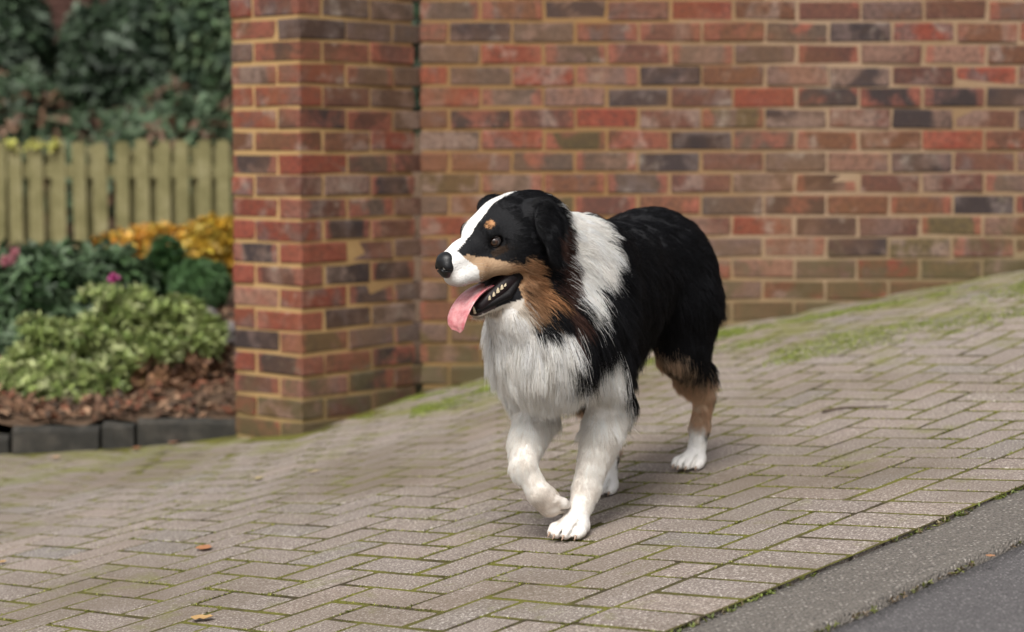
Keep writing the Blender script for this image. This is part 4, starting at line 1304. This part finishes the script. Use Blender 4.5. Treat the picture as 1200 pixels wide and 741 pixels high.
# guide hairs gather their neighbours into locks
from mathutils.kdtree import KDTree
NG = 7500
gi = rg.choice(NF, NG, replace=False)
kd = KDTree(NG)
for j, q in enumerate(gi): kd.insert(root[q], j)
kd.balance()
near = np.array([kd.find(p)[1] for p in root])
gid = gi[near]
glen = fl * (1 + rg.normal(0, .16, NF)).clip(.5, 1.6)
gl_lock = rg.normal(0, .09, NG)
glen *= (1 + gl_lock[near]).clip(.6, 1.5)
lockdir = rg.normal(0, .09, (NG, 3))
K = 6
ts = np.linspace(0, 1, K)
def strand(rt, nm, dr, ln, lf, ld):
    d0 = dr + nm * lf[:, None] + ld; d0 /= np.linalg.norm(d0, axis=1, keepdims=True)
    P_ = np.zeros((len(rt), K, 3))
    for i, t in enumerate(ts):
        bend = d0 * t - nm * (lf * .45 * t * t)[:, None]
        bend[:, 2] -= .22 * t * t * np.clip(ln / .05, 0, 1.2)
        P_[:, i] = rt + bend * ln[:, None]
    return P_
ld_all = lockdir[near] * np.clip(fl / .04, .3, 1.2)[:, None]
S_ = strand(root - nrm * .001, nrm, fd, glen, ft * (1 + rg.normal(0, .25, NF)), ld_all)
G_ = strand(root[gid] - nrm[gid] * .001, nrm[gid], fd[gid], glen[gid] * 1.02, ft[gid], ld_all)
cl = np.clip(fl / .05, .12, 1) * .28
for i, t in enumerate(ts):
    w = (cl * t ** 1.4)[:, None]
    S_[:, i] = S_[:, i] * (1 - w) + G_[:, i] * w
# fine waviness
ph = rg.uniform(0, 6.28, (NF, 3)); amp = (fl * .030)[:, None]
for i, t in enumerate(ts): S_[:, i] += amp * np.sin(ph + t * 7) * t
rcol = coat(root, .0030, rg)
mid_c = coat(S_[:, 3], .007, rg)
onbody = (Hinv(root)[:, 0] < -.10) | (Hinv(root)[:, 2] < -.225)
rcol = np.where(onbody[:, None], mid_c, rcol)
lum = rcol.max(1)
rcol = rcol * (1 + rg.normal(0, 1, NF) * np.where(onbody, np.where(lum > .4, .05, .12), .20))[:, None] * (1 + .14 * gl_lock[near] / .14 * .5)[:, None]
# sheen of the black coat painted as paler strands, grizzle in the tan
pick_ = rg.random(NF); dark_ = rcol.max(1) < .03
odd = np.where(pick_ < .16, .50, np.where(pick_ > .90, 1.25, 1.0)); odd = np.where(dark_, np.where(pick_ > .82, 3.0, 1.0), odd)
odd = np.where((rcol.min(1) > .4), np.where(pick_ < .16, np.where(onbody, .92, .74), 1.0), odd)
rcol = rcol * odd[:, None]
# whiskers
wk_S, wk_c = [], []
for s in (1, -1):
    for (a_, c_, an) in ((.080, -.040, -.2), (.074, -.044, -.3), (.066, -.040, -.1), (.070, -.034, .15)):
        p0 = Hw(a_, .028 * s, c_).ravel(); d0 = HV(-.35, 1.0 * s, .35 * an)
        d0 /= np.linalg.norm(d0); ln_ = .034 + .012 * rg.random()
        wk_S.append([p0 + d0 * ln_ * t - np.array([0, 0, .25]) * ln_ * t * t + HV(-.3, 0, 0) * ln_ * t * t for t in ts]); wk_c.append((.5, .48, .46))
S_ = np.concatenate([S_, np.array(wk_S)]); rcol = np.concatenate([rcol, np.array(wk_c)]); fl = np.concatenate([fl, np.full(len(wk_c), .004)]); NF = len(S_)
cu = bpy.data.hair_curves.new('fur')
cu.add_curves([K] * NF)
cu.points.foreach_set('position', S_.reshape(-1).astype(np.float32))
ra = cu.attributes.new('radius', 'FLOAT', 'POINT') if 'radius' not in cu.attributes else cu.attributes['radius']
rad = np.clip(.00014 + fl * .0055, .00016, .00042)[:, None] * np.array([1.0, 1.0, .95, .8, .55, .12])[None]
ra.data.foreach_set('value', rad.reshape(-1).astype(np.float32))
ca = cu.attributes.new('Col', 'FLOAT_COLOR', 'CURVE')
ca.data.foreach_set('color', np.concatenate([np.clip(rcol, .002, .9), np.ones((NF, 1))], 1).astype(np.float32).reshape(-1))
k = NT('dog_fur', .45, .4)
k.color(k.n('ShaderNodeAttribute', attribute_name='Col').outputs['Color'])
tr = k.n('ShaderNodeBsdfTranslucent'); at_n = k.n('ShaderNodeAttribute', attribute_name='Col'); k.l(at_n.outputs['Color'], tr.inputs[0])
mx = k.n('ShaderNodeMixShader'); mx.inputs[0].default_value = .58
k.l(k.b.outputs[0], mx.inputs[1]); k.l(tr.outputs[0], mx.inputs[2])
k.l(mx.outputs[0], [x for x in k.t.nodes if x.type == 'OUTPUT_MATERIAL'][0].inputs[0])
cu.materials.append(k.m)
fur = bpy.data.objects.new('fur', cu); link(fur); world_child(fur, dog)

# ---- eyes, nose, tongue, mouth, teeth, claws
def solid(name, rgb, rough, spec=.5, coat_=0.0):
    k = NT(name, rough, spec); k.b.inputs['Base Color'].default_value = (*rgb, 1); k.b.inputs['Coat Weight'].default_value = coat_; k.b.inputs['Coat Roughness'].default_value = .05
    return k
for s in (1, -1):
    c0 = Hw(-.0045, .0345 * s, -.0155).ravel(); gz_ = HV(.72, .66 * s, .08); gz_ /= np.linalg.norm(gz_)
    t1 = np.cross(gz_, [0, 0, 1]); t1 /= np.linalg.norm(t1); t2 = np.cross(t1, gz_)
    V, F, cc = [], [], []
    nr, ns = 18, 20; R_ = .0126
    for i in range(nr + 1):
        th = math.pi * i / nr
        for j in range(ns):
            p2 = 2 * math.pi * j / ns
            V.append(c0 + R_ * (gz_ * math.cos(th) * (1.05 if th < .6 else 1) + (t1 * math.cos(p2) + t2 * math.sin(p2)) * math.sin(th)))
            cc.append((.004, .004, .004) if th < .30 else ((.050, .021, .011) if th < .68 else ((.02, .012, .01) if th < .8 else (.25, .20, .18))))
    for i in range(nr):
        for j in range(ns): F.append((i * ns + j, i * ns + (j + 1) % ns, (i + 1) * ns + (j + 1) % ns, (i + 1) * ns + j))
    k = solid('wet_eye', (.1, .1, .1), .12, .5, 1.0); k.color(k.n('ShaderNodeAttribute', attribute_name='Col').outputs['Color'])
    o = ob('eye', tris_mesh('eye', V, np.array(F)[:, ::-1], k.m, True, np.array(cc))); world_child(o, dog)
    # lids: a dark rim above and below
    V, F = [], []
    for q in range(20):
        an = 2 * math.pi * q / 20
        ctr = c0 + gz_ * .0072 + t1 * math.cos(an) * .0108 + t2 * math.sin(an) * .0078
        out = (t1 * math.cos(an) + t2 * math.sin(an))
        for w in range(6):
            a2 = 2 * math.pi * w / 6; V.append(ctr + (out * math.cos(a2) + gz_ * math.sin(a2)) * .0021)
    for q in range(20):
        for w in range(6): F.append((q * 6 + w, ((q + 1) % 20) * 6 + w, ((q + 1) % 20) * 6 + (w + 1) % 6, q * 6 + (w + 1) % 6))
    le = ob('eyelid', mesh('eyelid', V, F, solid('eyelid_skin', (.012, .010, .010), .5).m, True)); world_child(le, dog)
def nose_f():
    ell(Hw(.094, 0, -.0175), (.0185, .0205, .0165), HM, .01)
    ell(Hw(.103, 0, -.034), (.012, .0150, .017), HM, .012)
    for s in (1, -1):
        ell(Hw(.1005, .0120 * s, -.028), (.0125, .0100, .012), HM, .006)
        ell(Hw(.1140, .0085 * s, -.0285), (.008, .0042, .0034), rotm(HM, 0, -25 * s), .003, 's')
        cone(Hw(.110, .014 * s, -.031), Hw(.100, .024 * s, -.037), .0020, .0016, .002, 's')
    cone(Hw(.119, 0, -.030), Hw(.112, 0, -.056), .0016, .0016, .002, 's')
V, F = small(collect(nose_f), .0014)
k = solid('wet_nose', (.005, .005, .006), .36, .4); vo = k.n('ShaderNodeTexVoronoi', ins={'Vector': k.obj(), 'Scale': 900.0}); k.bump(vo.outputs['Distance'], .25, .001)
o = ob('nose', tris_mesh('nose', V, F, k.m, True)); world_child(o, dog)
# tongue: a curled strap that hangs over the lower lip
tl = [(.000, 0, -.110), (.030, .002, -.103), (.056, .002, -.106), (.076, .001, -.114), (.092, -.001, -.126), (.103, -.003, -.139), (.109, -.004, -.152), (.110, -.005, -.159)]
tw = [.020, .025, .030, .033, .035, .034, .029, .014]
V, F, cc = [], [], []
fine = []
for i in range(len(tl) - 1):
    for t in (0, .25, .5, .75): fine.append((np.array(tl[i]) * (1 - t) + np.array(tl[i + 1]) * t, tw[i] * (1 - t) + tw[i + 1] * t))
fine.append((np.array(tl[-1]), tw[-1]))
cen = np.array([q[0] for q in fine]); 
for _ in range(3): cen[1:-1] = (cen[:-2] + 2 * cen[1:-1] + cen[2:]) / 4
wid = np.array([q[1] for q in fine])
nq = 16
for i in range(len(cen)):
    tg = cen[min(i + 1, len(cen) - 1)] - cen[max(i - 1, 0)]; tg /= np.linalg.norm(tg)
    sd_ = np.array([.12, 1, 0.0]); sd_ -= tg * (sd_ @ tg); sd_ /= np.linalg.norm(sd_); up = np.cross(tg, sd_)
    if up[2] < 0 and i < 8: up = -up
    for j in range(nq):
        an = 2 * math.pi * j / nq; x_ = math.cos(an); y_ = math.sin(an)
        thick = .0062 * (1 if i < len(cen) - 4 else .7)
        off = up * (y_ * thick * (1 - .35 * x_ * x_) + .006 * x_ * x_ - .0032 * math.exp(-(x_ / .25) ** 2) * (y_ > 0) * min(1, (len(cen) - 1 - i) / 9)) + sd_ * x_ * wid[i]
        V.append(Hw(*(cen[i] + off)).ravel())
for i in range(len(cen) - 1):
    for j in range(nq): F.append((i * nq + j, i * nq + (j + 1) % nq, (i + 1) * nq + (j + 1) % nq, (i + 1) * nq + j))
F += [tuple(range(nq))[::-1], tuple((len(cen) - 1) * nq + j for j in range(nq))]
k = solid('wet_tongue', (.60, .22, .22), .30, .5, .45)
n_ = k.noise(k.obj(), 60, 4); k.color(k.mix(k.ramp(n_, [(.35, 0.0), (.65, 1.0)]), (.50, .13, .15), (.70, .34, .34))); k.bump(k.noise(k.obj(), 700, 2), .35, .001)
k.b.inputs['Subsurface Weight'].default_value = .15; k.b.inputs['Subsurface Radius'].default_value = (.01, .004, .003)
o = ob('tongue', mesh('tongue', V, F, k.m, True)); world_child(o, dog)
def mouth_f():
    for s in (1, -1):
        cone(Hw(-.026, .028 * s, -.101), Hw(.055, .012 * s, -.128), .0195, .012, .01)
    cone(Hw(-.02, 0, -.105), Hw(.050, 0, -.128), .020, .012, .01)
V, F = small(collect(mouth_f), .003)
k = solid('mouth_lining', (.012, .006, .007), .5, .3)
o = ob('mouth', tris_mesh('mouth', V, F, k.m, True)); world_child(o, dog)
def lip_f():
    for s in (1, -1):
        cone(Hw(-.034, .043 * s, -.104), Hw(.000, .036 * s, -.126), .0080, .0085, .004)
        cone(Hw(.000, .036 * s, -.126), Hw(.066, .013 * s, -.134), .0085, .0055, .004)
        cone(Hw(-.034, .043 * s, -.104), Hw(-.022, .045 * s, -.088), .008, .006, .004)
V, F = small(collect(lip_f), .0022)
k = solid('black_lip', (.006, .005, .0055), .6, .2)
o = ob('lip', tris_mesh('lip', V, F, k.m, True)); world_child(o, dog)
V, F = [], []
def tooth(a, b, c, r_, hgt, da=0.0):
    i0 = len(V)
    for (t, rr_) in ((-.3, 1.0), (.45, .8), (.85, .4)):
        for q in range(6):
            an = q * math.pi / 3; V.append(Hw(a + da * t + 1.15 * r_ * rr_ * math.cos(an), b + .8 * r_ * rr_ * math.sin(an), c + hgt * t).ravel())
    V.append(Hw(a + da, b, c + hgt).ravel())
    for q in range(6):
        n2 = (q + 1) % 6
        F.extend([(i0 + q, i0 + n2, i0 + 6 + n2, i0 + 6 + q), (i0 + 6 + q, i0 + 6 + n2, i0 + 12 + n2, i0 + 12 + q), (i0 + 12 + q, i0 + 12 + n2, i0 + 18)])
for s in (1, -1):
    for t, r_, h_ in ((.36, .0036, .0075), (.53, .0042, .009), (.70, .0050, .0105), (.86, .0046, .008), (.98, .0036, .006)):
        a_, b_, c_ = .062 - .060 * t, (.0215 + .0175 * t) * s, -.123 + .021 * t
        tooth(a_, b_ - .001 + .0010 * math.sin(t * 40), c_ - .003, r_ * .85, h_ * (.72 + .12 * math.sin(t * 23)), -.002)
    tooth(.072, .012 * s, -.134, .0032, .012)
k = solid('tooth_enamel', (.52, .43, .29), .3, .5)
o = ob('teeth', mesh('teeth', V, F, k.m, True)); world_child(o, dog)
for (p0, p1, r0_) in CLAWS:
    V, F = [], []
    ax_ = p1 - p0; ax_ /= np.linalg.norm(ax_); s1 = np.cross(ax_, [0, 0, 1.0]); s1 /= np.linalg.norm(s1) + 1e-9; s2 = np.cross(s1, ax_)
    st_n = 3
    for i, (t, q) in enumerate(((-.5, 1.0), (.2, .9), (.7, .5), (1.0, .12))):
        ctr = p0 + (p1 - p0) * t - np.array([0, 0, .0015]) * t * t
        for j in range(6): an = j * math.pi / 3; V.append(ctr + (s1 * math.cos(an) + s2 * math.sin(an)) * r0_ * q)
    for i in range(3):
        for j in range(6): F.append((i * 6 + j, i * 6 + (j + 1) % 6, (i + 1) * 6 + (j + 1) % 6, (i + 1) * 6 + j))
    F.append(tuple(18 + j for j in range(6)))
    o = ob('claw', mesh('claw', V, F, M.setdefault('claw', solid('horn_claw', (.30, .20, .14), .45).m), True)); world_child(o, dog)
